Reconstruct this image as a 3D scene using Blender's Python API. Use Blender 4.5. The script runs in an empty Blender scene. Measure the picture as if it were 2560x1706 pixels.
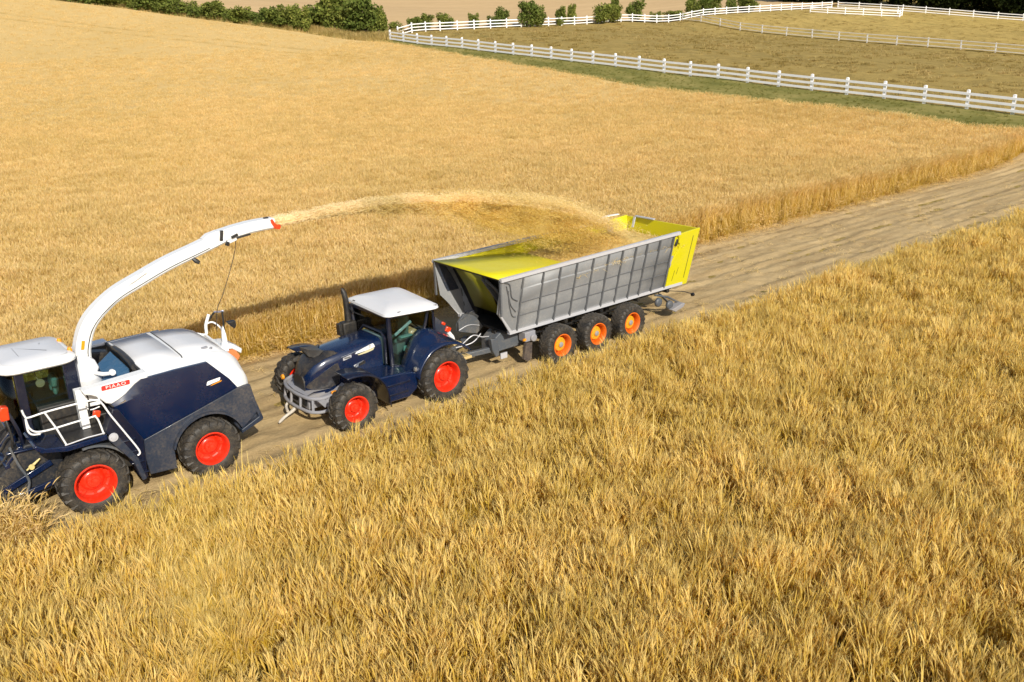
import bpy, bmesh, math, random
import numpy as np
from mathutils import Vector, Matrix, Euler
SC = bpy.context.scene
COL = SC.collection
rng = np.random.default_rng(7)
random.seed(7)
R = math.radians
PI = math.pi

# ------------------------------------------------------------------ helpers
def tag(o, label=None, cat=None, group=None, kind=None):
    if label: o['label'] = label
    if cat: o['category'] = cat
    if group: o['group'] = group
    if kind: o['kind'] = kind
    return o

def empty(name, loc=(0, 0, 0), rz=0.0, parent=None):
    o = bpy.data.objects.new(name, None)
    o.empty_display_size = 0.2
    COL.objects.link(o)
    o.location = loc
    o.rotation_euler = (0, 0, rz)
    if parent: o.parent = parent
    return o

def children(o):
    return [c for c in bpy.data.objects if c.parent == o]

def copy_tree(o, parent=None):
    c = o.copy()
    COL.objects.link(c)
    c.parent = parent
    for ch in children(o):
        copy_tree(ch, c)
    return c

class MB:
    """collects faces and links them as one mesh object"""
    def __init__(self, org=(0, 0, 0)):
        self.v = []; self.f = []; self.o = Vector(org); self.mi = []; self.cur = 0
    def _add(self, vs, fs):
        b = len(self.v)
        self.v += [Vector(p) for p in vs]
        for q in fs:
            self.f.append([i + b for i in q]); self.mi.append(self.cur)
        return b
    def box(self, x0, x1, y0, y1, z0, z1):
        vs = [(x, y, z) for x in (x0, x1) for y in (y0, y1) for z in (z0, z1)]
        self._add(vs, [(0, 1, 3, 2), (4, 6, 7, 5), (0, 4, 5, 1), (2, 3, 7, 6), (0, 2, 6, 4), (1, 5, 7, 3)])
        return self
    def obox(self, c, half, rot=(0, 0, 0)):
        M = Euler(rot).to_matrix(); c = Vector(c)
        vs = [c + M @ Vector((sx * half[0], sy * half[1], sz * half[2])) for sx in (-1, 1) for sy in (-1, 1) for sz in (-1, 1)]
        self._add(vs, [(0, 1, 3, 2), (4, 6, 7, 5), (0, 4, 5, 1), (2, 3, 7, 6), (0, 2, 6, 4), (1, 5, 7, 3)])
        return self
    def beam(self, a, b, w, h, up=(0, 0, 1)):
        """box of width w (sideways) and height h along a-b"""
        a = Vector(a); b = Vector(b); d = (b - a).normalized(); u = Vector(up)
        s = d.cross(u)
        if s.length < 1e-4: s = d.cross(Vector((0, 1, 0)))
        s.normalize(); u = s.cross(d).normalized()
        vs = []
        for p in (a, b):
            for i, j in ((-1, -1), (1, -1), (1, 1), (-1, 1)):
                vs.append(p + s * (i * w / 2) + u * (j * h / 2))
        self._add(vs, [(3, 2, 1, 0), (4, 5, 6, 7), (0, 1, 5, 4), (1, 2, 6, 5), (2, 3, 7, 6), (3, 0, 4, 7)])
        return self
    def prism(self, pts, y0, y1, ax='Y'):
        """polygon pts (x,z) pushed from y0 to y1 (ax Y), or (x,y) from z0 to z1 (ax Z), or (y,z) along x (ax X)"""
        n = len(pts)
        def P(p, t):
            if ax == 'Y': return (p[0], t, p[1])
            if ax == 'Z': return (p[0], p[1], t)
            return (t, p[0], p[1])
        vs = [P(p, y0) for p in pts] + [P(p, y1) for p in pts]
        fs = [tuple(range(n)), tuple(range(2 * n - 1, n - 1, -1))]
        fs += [(i, i + n, (i + 1) % n + n, (i + 1) % n) for i in range(n)]
        self._add(vs, fs)
        return self
    def tube(self, pts, r, n=8, closed=False):
        pts = [Vector(p) for p in pts]; m = len(pts)
        rr = r if hasattr(r, '__len__') else [r] * m
        ref = None; vs = []
        for i, p in enumerate(pts):
            if closed: t = (pts[(i + 1) % m] - pts[i - 1])
            else: t = (pts[min(i + 1, m - 1)] - pts[max(i - 1, 0)])
            t.normalize()
            if ref is None:
                ref = t.cross(Vector((0, 0, 1)))
                if ref.length < 1e-3: ref = t.cross(Vector((1, 0, 0)))
            ref = (ref - t * ref.dot(t)).normalized(); b = t.cross(ref)
            for k in range(n):
                a = 2 * PI * k / n
                vs.append(p + (ref * math.cos(a) + b * math.sin(a)) * rr[i])
        fs = []
        for i in range(m if closed else m - 1):
            j = (i + 1) % m
            for k in range(n):
                fs.append((i * n + k, i * n + (k + 1) % n, j * n + (k + 1) % n, j * n + k))
        if not closed:
            fs.append(tuple(range(n - 1, -1, -1))); fs.append(tuple(range((m - 1) * n, m * n)))
        self._add(vs, fs)
        return self
    def lathe(self, prof, c=(0, 0, 0), n=48, closed=False, ax='Y', cap=True):
        """prof of (radius, along) turned about the Y (or Z, X) axis through c"""
        m = len(prof); vs = []; c = Vector(c)
        for (r, y) in prof:
            for k in range(n):
                a = 2 * PI * k / n
                if ax == 'Y': q = Vector((r * math.cos(a), y, r * math.sin(a)))
                elif ax == 'Z': q = Vector((r * math.cos(a), r * math.sin(a), y))
                else: q = Vector((y, r * math.cos(a), r * math.sin(a)))
                vs.append(c + q)
        fs = []
        for i in range(m if closed else m - 1):
            j = (i + 1) % m
            for k in range(n):
                fs.append((i * n + k, j * n + k, j * n + (k + 1) % n, i * n + (k + 1) % n))
        if not closed and cap:
            if prof[0][0] > 1e-6: fs.append(tuple(range(n)))
            if prof[-1][0] > 1e-6: fs.append(tuple(range(m * n - 1, (m - 1) * n - 1, -1)))
        self._add(vs, fs)
        return self
    def loft(self, secs, cap=True, closed=True):
        n = len(secs[0]); vs = [p for s in secs for p in s]; fs = []
        for i in range(len(secs) - 1):
            for k in range(n if closed else n - 1):
                k2 = (k + 1) % n
                fs.append((i * n + k, i * n + k2, (i + 1) * n + k2, (i + 1) * n + k))
        if cap and closed:
            fs.append(tuple(range(n - 1, -1, -1))); fs.append(tuple(range((len(secs) - 1) * n, len(secs) * n)))
        self._add(vs, fs)
        return self
    def face(self, *pts):
        self._add(pts, [tuple(range(len(pts)))]); return self
    def build(self, name, mat, parent=None, bevel=0.0, seg=2, smooth=35, solid=0.0, soff=0.0, subsurf=0, weld=False):
        me = bpy.data.meshes.new(name)
        me.from_pydata([tuple(p - self.o) for p in self.v], [], self.f)
        mats = mat if isinstance(mat, (list, tuple)) else [mat]
        for m in mats: me.materials.append(m)
        if len(mats) > 1:
            me.polygons.foreach_set('material_index', self.mi)
        me.validate()
        bm = bmesh.new(); bm.from_mesh(me)
        if weld: bmesh.ops.remove_doubles(bm, verts=bm.verts, dist=1e-4)
        bmesh.ops.recalc_face_normals(bm, faces=bm.faces)
        bm.to_mesh(me); bm.free()
        if smooth:
            me.polygons.foreach_set('use_smooth', [True] * len(me.polygons))
            me.set_sharp_from_angle(angle=R(smooth))
        o = bpy.data.objects.new(name, me); COL.objects.link(o)
        if parent: o.parent = parent
        if solid:
            s = o.modifiers.new('thick', 'SOLIDIFY'); s.thickness = solid; s.offset = soff
        if bevel:
            b = o.modifiers.new('edge', 'BEVEL'); b.width = bevel; b.segments = seg; b.limit_method = 'ANGLE'; b.angle_limit = R(32); b.harden_normals = False
        if subsurf:
            s = o.modifiers.new('sub', 'SUBSURF'); s.levels = subsurf; s.render_levels = subsurf
        return o

def arc(cx, cz, r, a0, a1, n):
    return [(cx + r * math.cos(R(a0 + (a1 - a0) * i / n)), cz + r * math.sin(R(a0 + (a1 - a0) * i / n))) for i in range(n + 1)]

def bez(pts, n=8):
    """smooth path through points (Catmull-Rom)"""
    P = [Vector(p) for p in pts]; out = []
    for i in range(len(P) - 1):
        a = P[max(i - 1, 0)]; b = P[i]; c = P[i + 1]; d = P[min(i + 2, len(P) - 1)]
        for k in range(n):
            t = k / n
            out.append(0.5 * ((2 * b) + (c - a) * t + (2 * a - 5 * b + 4 * c - d) * t * t + (3 * b - a - 3 * c + d) * t ** 3))
    out.append(P[-1]); return out

def text_mesh(name, txt, size, M, mat, parent, org, depth=0.004, sx=1.0, spc=1.0):
    cu = bpy.data.curves.new(name, 'FONT'); cu.body = txt; cu.size = size; cu.extrude = depth
    cu.space_character = spc; cu.align_x = 'CENTER'; cu.align_y = 'CENTER'
    t = bpy.data.objects.new(name, cu)
    COL.objects.link(t)
    dg = bpy.context.evaluated_depsgraph_get()
    me = bpy.data.meshes.new_from_object(t.evaluated_get(dg))
    bpy.data.objects.remove(t)
    me.transform(Matrix.Diagonal((sx, 1, 1, 1)))
    me.transform(M); me.transform(Matrix.Translation(-Vector(org)))
    me.materials.clear(); me.materials.append(mat)
    o = bpy.data.objects.new(name, me); COL.objects.link(o); o.parent = parent
    return o

# ------------------------------------------------------------------ materials
def newmat(name):
    m = bpy.data.materials.new(name); m.use_nodes = True
    nt = m.node_tree
    return m, nt, nt.nodes['Principled BSDF']
def N(nt, t, **kw):
    n = nt.nodes.new(t)
    for k, v in kw.items(): setattr(n, k, v)
    return n
def ramp(nt, fac, stops):
    r = N(nt, 'ShaderNodeValToRGB')
    el = r.color_ramp.elements
    while len(el) < len(stops): el.new(0.5)
    for e, (p, c) in zip(el, stops):
        e.position = p; e.color = (*c, 1) if len(c) == 3 else c
    nt.links.new(fac, r.inputs[0]); return r.outputs[0]
def noise(nt, scale, detail=4, rough=0.6, vec=None, dist=0.0):
    n = N(nt, 'ShaderNodeTexNoise'); n.inputs['Scale'].default_value = scale; n.inputs['Detail'].default_value = detail
    n.inputs['Roughness'].default_value = rough; n.inputs['Distortion'].default_value = dist
    if vec is not None: nt.links.new(vec, n.inputs['Vector'])
    return n.outputs['Fac']
def objco(nt, scale=(1, 1, 1), rot=(0, 0, 0)):
    tc = N(nt, 'ShaderNodeTexCoord'); mp = N(nt, 'ShaderNodeMapping')
    mp.inputs['Scale'].default_value = scale; mp.inputs['Rotation'].default_value = rot
    nt.links.new(tc.outputs['Object'], mp.inputs['Vector']); return mp.outputs['Vector']
def mixc(nt, fac, a, b):
    m = N(nt, 'ShaderNodeMix', data_type='RGBA')
    for s, v in ((m.inputs[0], fac), (m.inputs[6], a), (m.inputs[7], b)):
        if isinstance(v, (tuple, list)): s.default_value = (*v, 1)
        elif isinstance(v, (int, float)): s.default_value = v
        else: nt.links.new(v, s)
    return m.outputs[2]
def bump(nt, h, strength, dist, bsdf):
    b = N(nt, 'ShaderNodeBump'); b.inputs['Strength'].default_value = strength; b.inputs['Distance'].default_value = dist
    nt.links.new(h, b.inputs['Height']); nt.links.new(b.outputs[0], bsdf.inputs['Normal'])

def paint(name, col, rough=0.35, coat=0.5, dust=0.25, dustcol=(0.42, 0.32, 0.19), metal=0.0, spec=0.5, sc=1.0):
    """painted metal with a thin uneven film of field dust and small scuffs"""
    m, nt, b = newmat(name)
    v = objco(nt)
    n1 = noise(nt, 1.3 * sc, 6, 0.65, v); n2 = noise(nt, 14 * sc, 5, 0.7, v)
    mul = N(nt, 'ShaderNodeMath', operation='MULTIPLY'); nt.links.new(n1, mul.inputs[0]); nt.links.new(n2, mul.inputs[1])
    f = ramp(nt, mul.outputs[0], [(0.22, (0, 0, 0)), (0.5, (dust,) * 3)])
    c = mixc(nt, f, col, dustcol)
    nt.links.new(c, b.inputs['Base Color'])
    r = ramp(nt, n1, [(0.3, (rough * 0.85,) * 3), (0.75, (min(1, rough * 1.5),) * 3)])
    nt.links.new(r, b.inputs['Roughness'])
    b.inputs['Coat Weight'].default_value = coat; b.inputs['Coat Roughness'].default_value = 0.12
    b.inputs['Metallic'].default_value = metal
    b.inputs['Specular IOR Level'].default_value = spec
    return m

M = {}
M['navy'] = paint('navy_paint', (0.0018, 0.010, 0.042), 0.22, 0.7, 0.045)
M['navy_dark'] = paint('dark_navy_paint', (0.004, 0.007, 0.022), 0.3, 0.4, 0.07)
M['slate'] = paint('slate_grey_plastic', (0.022, 0.030, 0.050), 0.40, 0.15, 0.2)
M['charcoal'] = paint('charcoal_plastic', (0.016, 0.016, 0.018), 0.4, 0.15, 0.2)
M['white'] = paint('white_paint', (0.80, 0.80, 0.80), 0.4, 0.25, 0.22, (0.5, 0.45, 0.36))
M['offwhite'] = paint('roof_white_paint', (0.64, 0.64, 0.66), 0.5, 0.1, 0.16, (0.45, 0.42, 0.36))
M['red'] = paint('red_rim_paint', (0.74, 0.026, 0.006), 0.33, 0.35, 0.30, (0.30, 0.17, 0.09))
M['redbadge'] = paint('red_badge', (0.70, 0.03, 0.025), 0.4, 0.2, 0.05)
M['orange'] = paint('orange_rim_paint', (0.72, 0.13, 0.006), 0.35, 0.3, 0.22)
M['orangeyellow'] = paint('yellow_hub_paint', (0.70, 0.33, 0.01), 0.4, 0.3, 0.25)
M['yellow'] = paint('trailer_yellow_paint', (0.60, 0.545, 0.005), 0.48, 0.1, 0.30, (0.5, 0.38, 0.12))
M['steel'] = paint('galvanised_steel', (0.235, 0.24, 0.25), 0.55, 0.0, 0.5, (0.42, 0.40, 0.36), 0.15)
M['rail_steel'] = paint('pale_rail_steel', (0.50, 0.50, 0.53), 0.45, 0.0, 0.3, (0.38, 0.34, 0.3), 0.15)
M['rib_steel'] = paint('rib_steel', (0.115, 0.12, 0.13), 0.5, 0.0, 0.25, (0.3, 0.28, 0.25), 0.1)
M['frame'] = paint('grey_chassis_paint', (0.075, 0.085, 0.10), 0.5, 0.05, 0.35)
M['bumper'] = paint('dusty_grey_casting', (0.25, 0.25, 0.275), 0.55, 0.0, 0.45)
M['black'] = paint('black_plastic', (0.010, 0.010, 0.011), 0.45, 0.0, 0.15)
M['amber'] = paint('amber_lens', (0.80, 0.30, 0.01), 0.25, 0.5, 0.05)
M['redlens'] = paint('red_lens', (0.75, 0.05, 0.01), 0.25, 0.5, 0.05)
M['chrome'] = paint('bright_metal', (0.7, 0.7, 0.7), 0.2, 0.0, 0.12, metal=0.9)
M['teal'] = paint('teal_seat_cloth', (0.20, 0.38, 0.40), 0.8, 0.0, 0.1)
M['straw'] = paint('straw_trash', (0.55, 0.40, 0.17), 0.8, 0.0, 0.3)
M['seat'] = paint('dark_seat_cloth', (0.09, 0.15, 0.155), 0.8, 0.0, 0.1)
M['wood'] = paint('bark', (0.09, 0.065, 0.045), 0.9, 0.0, 0.3)
M['fence'] = paint('white_fence_paint', (0.92, 0.91, 0.92), 0.6, 0.0, 0.10, (0.45, 0.42, 0.35), sc=0.6)
M['fence_old'] = paint('weathered_fence', (0.78, 0.76, 0.74), 0.7, 0.0, 0.5, (0.33, 0.29, 0.22))

def mk_rubber():
    m, nt, b = newmat('tyre_rubber'); v = objco(nt)
    n1 = noise(nt, 3.5, 6, 0.7, v); n2 = noise(nt, 30, 4, 0.7, v)
    mul = N(nt, 'ShaderNodeMath', operation='MULTIPLY'); nt.links.new(n1, mul.inputs[0]); nt.links.new(n2, mul.inputs[1])
    f = ramp(nt, mul.outputs[0], [(0.18, (0, 0, 0)), (0.38, (0.7,) * 3)])
    nt.links.new(mixc(nt, f, (0.017, 0.016, 0.016), (0.12, 0.095, 0.065)), b.inputs['Base Color'])
    b.inputs['Roughness'].default_value = 0.62
    bump(nt, n2, 0.25, 0.01, b)
    return m
M['rubber'] = mk_rubber()

def mk_glass(name, tint, refl=1.0):
    m = bpy.data.materials.new(name); m.use_nodes = True; nt = m.node_tree; nt.nodes.clear()
    out = N(nt, 'ShaderNodeOutputMaterial'); mx = N(nt, 'ShaderNodeMixShader')
    tr = N(nt, 'ShaderNodeBsdfTransparent'); tr.inputs[0].default_value = (*tint, 1)
    gl = N(nt, 'ShaderNodeBsdfGlossy'); gl.inputs['Roughness'].default_value = 0.04
    fr = N(nt, 'ShaderNodeFresnel'); fr.inputs[0].default_value = 1.5
    nt.links.new(fr.outputs[0], mx.inputs[0]); nt.links.new(tr.outputs[0], mx.inputs[1]); nt.links.new(gl.outputs[0], mx.inputs[2])
    nt.links.new(mx.outputs[0], out.inputs[0])
    return m
M['glass'] = mk_glass('cab_glass', (0.74, 0.84, 0.80))
M['glass_dark'] = mk_glass('dark_cab_glass', (0.62, 0.72, 0.68))

# ------------------------------------------------------------------ terrain
CTRL = [(79.75,30.89,0.3),(80.16,36.34,0.8),(80.76,44.90,1.79),(81.61,57.79,2.60),(82.68,74.09,3.55),(84.67,100.67,6.18),(85.97,118.11,7.80),(87.55,139.58,9.74),(80.18,157.67,11.92),(66.85,186.58,16.17),(51.67,214.29,20.46),(31.48,246.31,25.39),(10.43,279.07,30.42),
 (95.57,29.08,1.97),(95.48,38.73,2.74),(95.35,53.20,3.90),(95.16,73.28,5.51),(94.97,93.49,7.13),(94.82,109.62,8.42),(94.63,129.94,10.05),(94.44,150.82,11.72),
 (95.55,156.97,12.28),(86.76,170.43,14.42),(71.25,198.50,18.95),(54.90,227.18,23.33),(33.59,260.53,29.21),
 (100.30,154.86,13.09),(108.03,155.50,13.27),(126.15,153.25,13.55),(147.67,153.69,13.82),(163.47,154.75,14.28),(186.36,152.89,14.93),(215.60,148.82,15.98),(234.27,146.19,16.41),(242.37,125.18,14.36),(251.01,100.55,11.24),(249.64,76.09,8.74),
 (182.57,159.60,13.96),(174.52,137.90,11.66),(177.86,105.30,8.50),(178.23,80.99,6.43),(178.67,70.71,5.48),(178.49,56.71,4.20),
 (120.56,262.26,25.70),(159.19,228.53,19.80),(204.41,247.69,22.63),(233.38,209.83,20.50),(310.10,375.04,42.49),(144.25,445.79,53.94),(369.96,254.01,31.36),(311.48,146.70,20.00),(379.62,146.19,20.12),(504.09,217.11,38.69),(41.53,537.92,75.20),
 (700,500,60),(300,800,70),(-200,600,90),(-150,250,30),(700,0,20),(400,20,12),(95,15,1.0),(110,0,0.8),(180,0,1.5),(300,-100,4),(600,-400,6),(0,-400,0),(-400,-300,0),(-500,0,2),(-400,500,60),(100,-200,0),(-100,-80,0),(-120,80,3),(0,1100,90),(1000,1000,90),(-900,900,90),(1100,0,25),(1000,-900,10),(-1000,-900,0),(-1100,0,5),(0,-1100,0)]
for _x in range(-40, 75, 14):
    for _y in (-40, -15, 2, 14, 22, 31.5): CTRL.append((_x, _y, 0.0))
CTRL += [(-20, 45, 0.1), (10, 45, 0.15), (40, 45, 0.3), (60, 45, 0.7), (75, 10, 0.0), (75, -30, 0.0), (-70, 10, 0)]
CP = np.array(CTRL, float)
def _U(r2): return np.where(r2 > 0, r2 * np.log(np.maximum(r2, 1e-12)), 0.0)
_S = 100.0
_n = len(CP); _x = CP[:, :2] / _S
_K = _U(((_x[:, None] - _x[None]) ** 2).sum(-1)) + 2e-4 * np.eye(_n)
_Pm = np.c_[np.ones(_n), _x]
_A = np.block([[_K, _Pm], [_Pm.T, np.zeros((3, 3))]])
_W = np.linalg.solve(_A, np.r_[CP[:, 2], 0, 0, 0])
def terrain(x, y):
    x = np.asarray(x, float); y = np.asarray(y, float); sh = x.shape
    p = np.c_[x.ravel(), y.ravel()] / _S
    out = np.empty(len(p))
    for i in range(0, len(p), 20000):
        q = p[i:i + 20000]
        out[i:i + 20000] = _U(((q[:, None] - _x[None]) ** 2).sum(-1)) @ _W[:_n] + _W[_n] + q @ _W[_n + 1:]
    # the track and the ground beside it are level
    w = np.clip((p[:, 1] * _S - 33) / 14, 0, 1); w2 = np.clip((p[:, 0] * _S - 62) / 20, 0, 1)
    k = np.maximum(w * w * (3 - 2 * w), w2 * w2 * (3 - 2 * w2))
    far = np.clip((np.hypot(p[:, 0], p[:, 1]) * _S - 80) / 60, 0, 1)
    return (out * np.maximum(k, far)).reshape(sh)
def tz(x, y): return float(terrain(np.array([x]), np.array([y]))[0])

def grid_mesh(name, X, Y, Z, mat, loop=False):
    h, w = X.shape
    me = bpy.data.meshes.new(name)
    vs = np.c_[X.ravel(), Y.ravel(), Z.ravel()]
    i = np.arange(h * w).reshape(h, w)
    f = np.c_[i[:-1, :-1].ravel(), i[:-1, 1:].ravel(), i[1:, 1:].ravel(), i[1:, :-1].ravel()]
    me.from_pydata(vs.tolist(), [], f.tolist())
    me.polygons.foreach_set('use_smooth', [True] * len(me.polygons))
    me.materials.append(mat)
    o = bpy.data.objects.new(name, me); COL.objects.link(o)
    return o

def vnoise(x, y, s, seed=0):
    """cheap smooth value noise in plan"""
    g = np.random.default_rng(seed).random((256, 256))
    u = x / s; v = y / s; iu = np.floor(u).astype(int); iv = np.floor(v).astype(int); fu = u - iu; fv = v - iv
    fu = fu * fu * (3 - 2 * fu); fv = fv * fv * (3 - 2 * fv)
    a = g[iu % 256, iv % 256]; b = g[(iu + 1) % 256, iv % 256]; c = g[iu % 256, (iv + 1) % 256]; d = g[(iu + 1) % 256, (iv + 1) % 256]
    return (a * (1 - fu) + b * fu) * (1 - fv) + (c * (1 - fu) + d * fu) * fv

def mk_pasture(g=1.0, nm='dry_pasture'):
    m, nt, b = newmat(nm); v = objco(nt)
    big = noise(nt, 0.035, 5, 0.6, v); mid = noise(nt, 0.42, 7, 0.75, objco(nt, (1, 0.7, 1)), 0.5); fine = noise(nt, 4.5, 4, 0.75, v)
    c1 = ramp(nt, big, [(0.3, (0.19, 0.125, 0.045)), (0.5, (0.26, 0.175, 0.062)), (0.7, (0.31, 0.21, 0.065))])
    c2 = ramp(nt, mid, [(0.32, (0.085, 0.075, 0.03)), (0.46, (0.23, 0.165, 0.06)), (0.62, (0.38, 0.275, 0.11))])
    c3 = ramp(nt, fine, [(0.3, (0.10, 0.08, 0.03)), (0.65, (0.40, 0.29, 0.11))])
    weed = noise(nt, 0.11, 5, 0.7, objco(nt, (1.6, 0.35, 1)), 0.8)
    fw = ramp(nt, weed, [(0.60, (0, 0, 0)), (0.70, (0.8, 0.8, 0.8))])
    nt.links.new(mixc(nt, fw, mixc(nt, 0.35, mixc(nt, 0.55, c1, c2), c3), (0.065, 0.075, 0.025)), b.inputs['Base Color'])
    if g != 1.0:
        src = b.inputs['Base Color'].links[0].from_socket; mm = N(nt, 'ShaderNodeMix', data_type='RGBA', blend_type='MULTIPLY'); mm.inputs[0].default_value = 1; nt.links.new(src, mm.inputs[6]); mm.inputs[7].default_value = (g, g, g * .85, 1); nt.links.new(mm.outputs[2], b.inputs['Base Color'])
    b.inputs['Roughness'].default_value = 0.95; b.inputs['Specular IOR Level'].default_value = 0.1
    bump(nt, mid, 1.0, 0.5, b)
    return m
def mk_dirt():
    m, nt, b = newmat('dry_dirt'); v = objco(nt)
    streak = noise(nt, 1.6, 7, 0.65, objco(nt, (0.10, 1.0, 1.0)), 0.3); fine = noise(nt, 9, 6, 0.75, v); big = noise(nt, 0.28, 4, 0.6, objco(nt, (0.4, 1, 1)))
    c1 = ramp(nt, streak, [(0.34, (0.27, 0.18, 0.085)), (0.48, (0.50, 0.36, 0.18)), (0.64, (0.66, 0.495, 0.265))])
    c2 = ramp(nt, fine, [(0.30, (0.15, 0.10, 0.055)), (0.5, (0.35, 0.25, 0.13)), (0.72, (0.56, 0.42, 0.23))])
    c3 = ramp(nt, big, [(0.35, (0.38, 0.26, 0.12)), (0.65, (0.60, 0.435, 0.215))])
    nt.links.new(mixc(nt, 0.28, mixc(nt, 0.42, c1, c2), c3), b.inputs['Base Color'])
    b.inputs['Roughness'].default_value = 0.95; b.inputs['Specular IOR Level'].default_value = 0.1
    clod = noise(nt, 22, 4, 0.7, v); hsum = N(nt, 'ShaderNodeMath', operation='ADD'); nt.links.new(fine, hsum.inputs[0]); nt.links.new(clod, hsum.inputs[1])
    bump(nt, hsum.outputs[0], 0.6, 0.05, b)
    return m
def mk_verge():
    m, nt, b = newmat('verge_grass'); v = objco(nt)
    mid = noise(nt, 0.4, 6, 0.7, objco(nt, (1, 0.4, 1))); fine = noise(nt, 5, 4, 0.75, v)
    c2 = ramp(nt, mid, [(0.32, (0.095, 0.10, 0.022)), (0.47, (0.20, 0.18, 0.048)), (0.62, (0.34, 0.275, 0.095))])
    c3 = ramp(nt, fine, [(0.3, (0.09, 0.10, 0.022)), (0.65, (0.25, 0.225, 0.065))])
    nt.links.new(mixc(nt, 0.4, c2, c3), b.inputs['Base Color'])
    b.inputs['Roughness'].default_value = 0.95; b.inputs['Specular IOR Level'].default_value = 0.1
    bump(nt, fine, 0.6, 0.12, b)
    return m
def mk_stubble():
    m, nt, b = newmat('pale_stubble'); v = objco(nt)
    st = noise(nt, 0.20, 5, 0.6, objco(nt, (0.12, 1, 1), (0, 0, R(-12)))); fine = noise(nt, 1.2, 4, 0.75, objco(nt, (0.25, 1, 1), (0, 0, R(-12))))
    c1 = ramp(nt, st, [(0.3, (0.48, 0.33, 0.17)), (0.7, (0.60, 0.42, 0.22))])
    c3 = ramp(nt, fine, [(0.35, (0.42, 0.28, 0.13)), (0.65, (0.62, 0.43, 0.23))])
    nt.links.new(mixc(nt, 0.35, c1, c3), b.inputs['Base Color'])
    b.inputs['Roughness'].default_value = 0.95; b.inputs['Specular IOR Level'].default_value = 0.1
    return m
M['pasture'] = mk_pasture(1.3, 'dry_pasture'); M['pasture_pale'] = mk_pasture(1.6, 'pale_pasture'); M['dirt'] = mk_dirt(); M['verge'] = mk_verge(); M['stubble'] = mk_stubble()

# ground: one sheet to beyond the horizon, fine near the middle
ga = np.concatenate([-np.geomspace(1100, 130, 14), np.arange(-120, 270, 3.0), np.geomspace(280, 1100, 14)])
gb = np.concatenate([-np.geomspace(1100, 70, 14), np.arange(-60, 300, 3.0), np.geomspace(310, 1100, 14)])
GX, GY = np.meshgrid(ga, gb)
tag(grid_mesh('ground', GX, GY, terrain(GX, GY), M['pasture']), 'dry brown pasture ground rolling up beyond the white fence', 'ground', kind='structure')

# dirt track between the two stands of wheat, with wheel ruts
tx = np.concatenate([np.arange(-20, 60, 0.22), np.arange(60, 130, 1.0)]); ty = np.arange(16.0, 33.2, 0.14)
TX, TY = np.meshgrid(tx, ty)
rut = np.zeros_like(TX)
wob = 0.10 * (vnoise(TX, TX * 0, 6, 3) - 0.5)
for yc, w, d in ((23.0, 0.30, 0.05), (26.6, 0.30, 0.05), (23.9, 0.2, 0.03), (25.8, 0.22, 0.035), (28.2, 0.22, 0.035), (29.4, 0.2, 0.03), (22.0, .2, .03), (30.2, .18, .03)):
    q = (TY + wob - yc) / w
    rut += -d * np.exp(-q * q) + 0.55 * d * np.exp(-((np.abs(q) - 1.7) / 0.55) ** 2)
rut += 0.09 * (vnoise(TX, TY, 0.45, 5) - 0.5) + 0.07 * (vnoise(TX, TY, 0.2, 6) - 0.5) + 0.10 * (vnoise(TX * 0.25, TY, 0.6, 8) - 0.5)
edge = np.clip(np.minimum(TY - 16.2, 33.0 - TY) / 0.8, 0, 1)
TZ = terrain(TX, TY) + 0.05 + rut * edge * 0.9 + 0.02
TZ[0, :] -= 0.2; TZ[-1, :] -= 0.2
tag(grid_mesh('dirt_track', TX, TY, TZ, M['dirt']), 'rutted pale dirt track running between the two stands of wheat', 'track', kind='structure')

# paler grazed half of the paddock beyond the thin fence
fy = np.linspace(20, 157, 60); fx0 = np.interp(fy, [20, 130, 157], [178.6, 178.3, 181]); fx1 = np.interp(fy, [20, 76, 100, 125, 145, 148, 152, 157], [250, 250, 251.5, 243, 237, 216, 190, 181.2])
FT = np.linspace(0, 1, 30); FX = fx0[:, None] + (fx1 - fx0)[:, None] * FT; FY = np.repeat(fy[:, None], 30, 1)
tag(grid_mesh('pasture', FX, FY, terrain(FX, FY) + 0.12, M['pasture_pale']), 'paler golden pasture between the thin fence and the far white fence', 'pasture', kind='structure')

# background hill field behind the hedge
hx = np.arange(-160, 620, 9.0); hy = np.linspace(0, 1, 46)
HXb = np.interp(hx, [-160, 33, 72, 94, 100, 126, 163, 234, 262, 400, 620], [316, 258, 196, 160.5, 157.5, 156, 157.5, 150, 152, 165, 175])
HX = np.tile(hx, (len(hy), 1)); HY = HXb[None] + (700 - HXb[None]) * hy[:, None] ** 1.5
tag(grid_mesh('hill', HX, HY, terrain(HX, HY) + 0.35, M['stubble']), 'pale harvested hillside field rising behind the hedgerow', 'hillside', kind='structure')

# world, sun, camera
w = bpy.data.worlds.new('World'); SC.world = w; w.use_nodes = True
nt = w.node_tree; bg = nt.nodes['Background']
sky = N(nt, 'ShaderNodeTexSky', sky_type='NISHITA'); sky.sun_disc = False
SUN_DIR = Vector((-0.27, -0.96, 0)).normalized()
SUN_EL = R(32.5)
sd = Vector((SUN_DIR.x * math.cos(SUN_EL), SUN_DIR.y * math.cos(SUN_EL), math.sin(SUN_EL)))
sky.sun_elevation = SUN_EL; sky.sun_rotation = math.atan2(sd.x, sd.y)
sky.air_density = 1.0; sky.dust_density = 1.5
nt.links.new(sky.outputs[0], bg.inputs['Color']); bg.inputs['Strength'].default_value = 0.10
sl = bpy.data.lights.new('sun', 'SUN'); sl.energy = 4.3; sl.angle = R(0.53); sl.color = (1.0, 0.945, 0.82)
so = bpy.data.objects.new('sun', sl); COL.objects.link(so); so.rotation_euler = sd.to_track_quat('Z', 'Y').to_euler()
so.location = (0, -60, 60)
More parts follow.
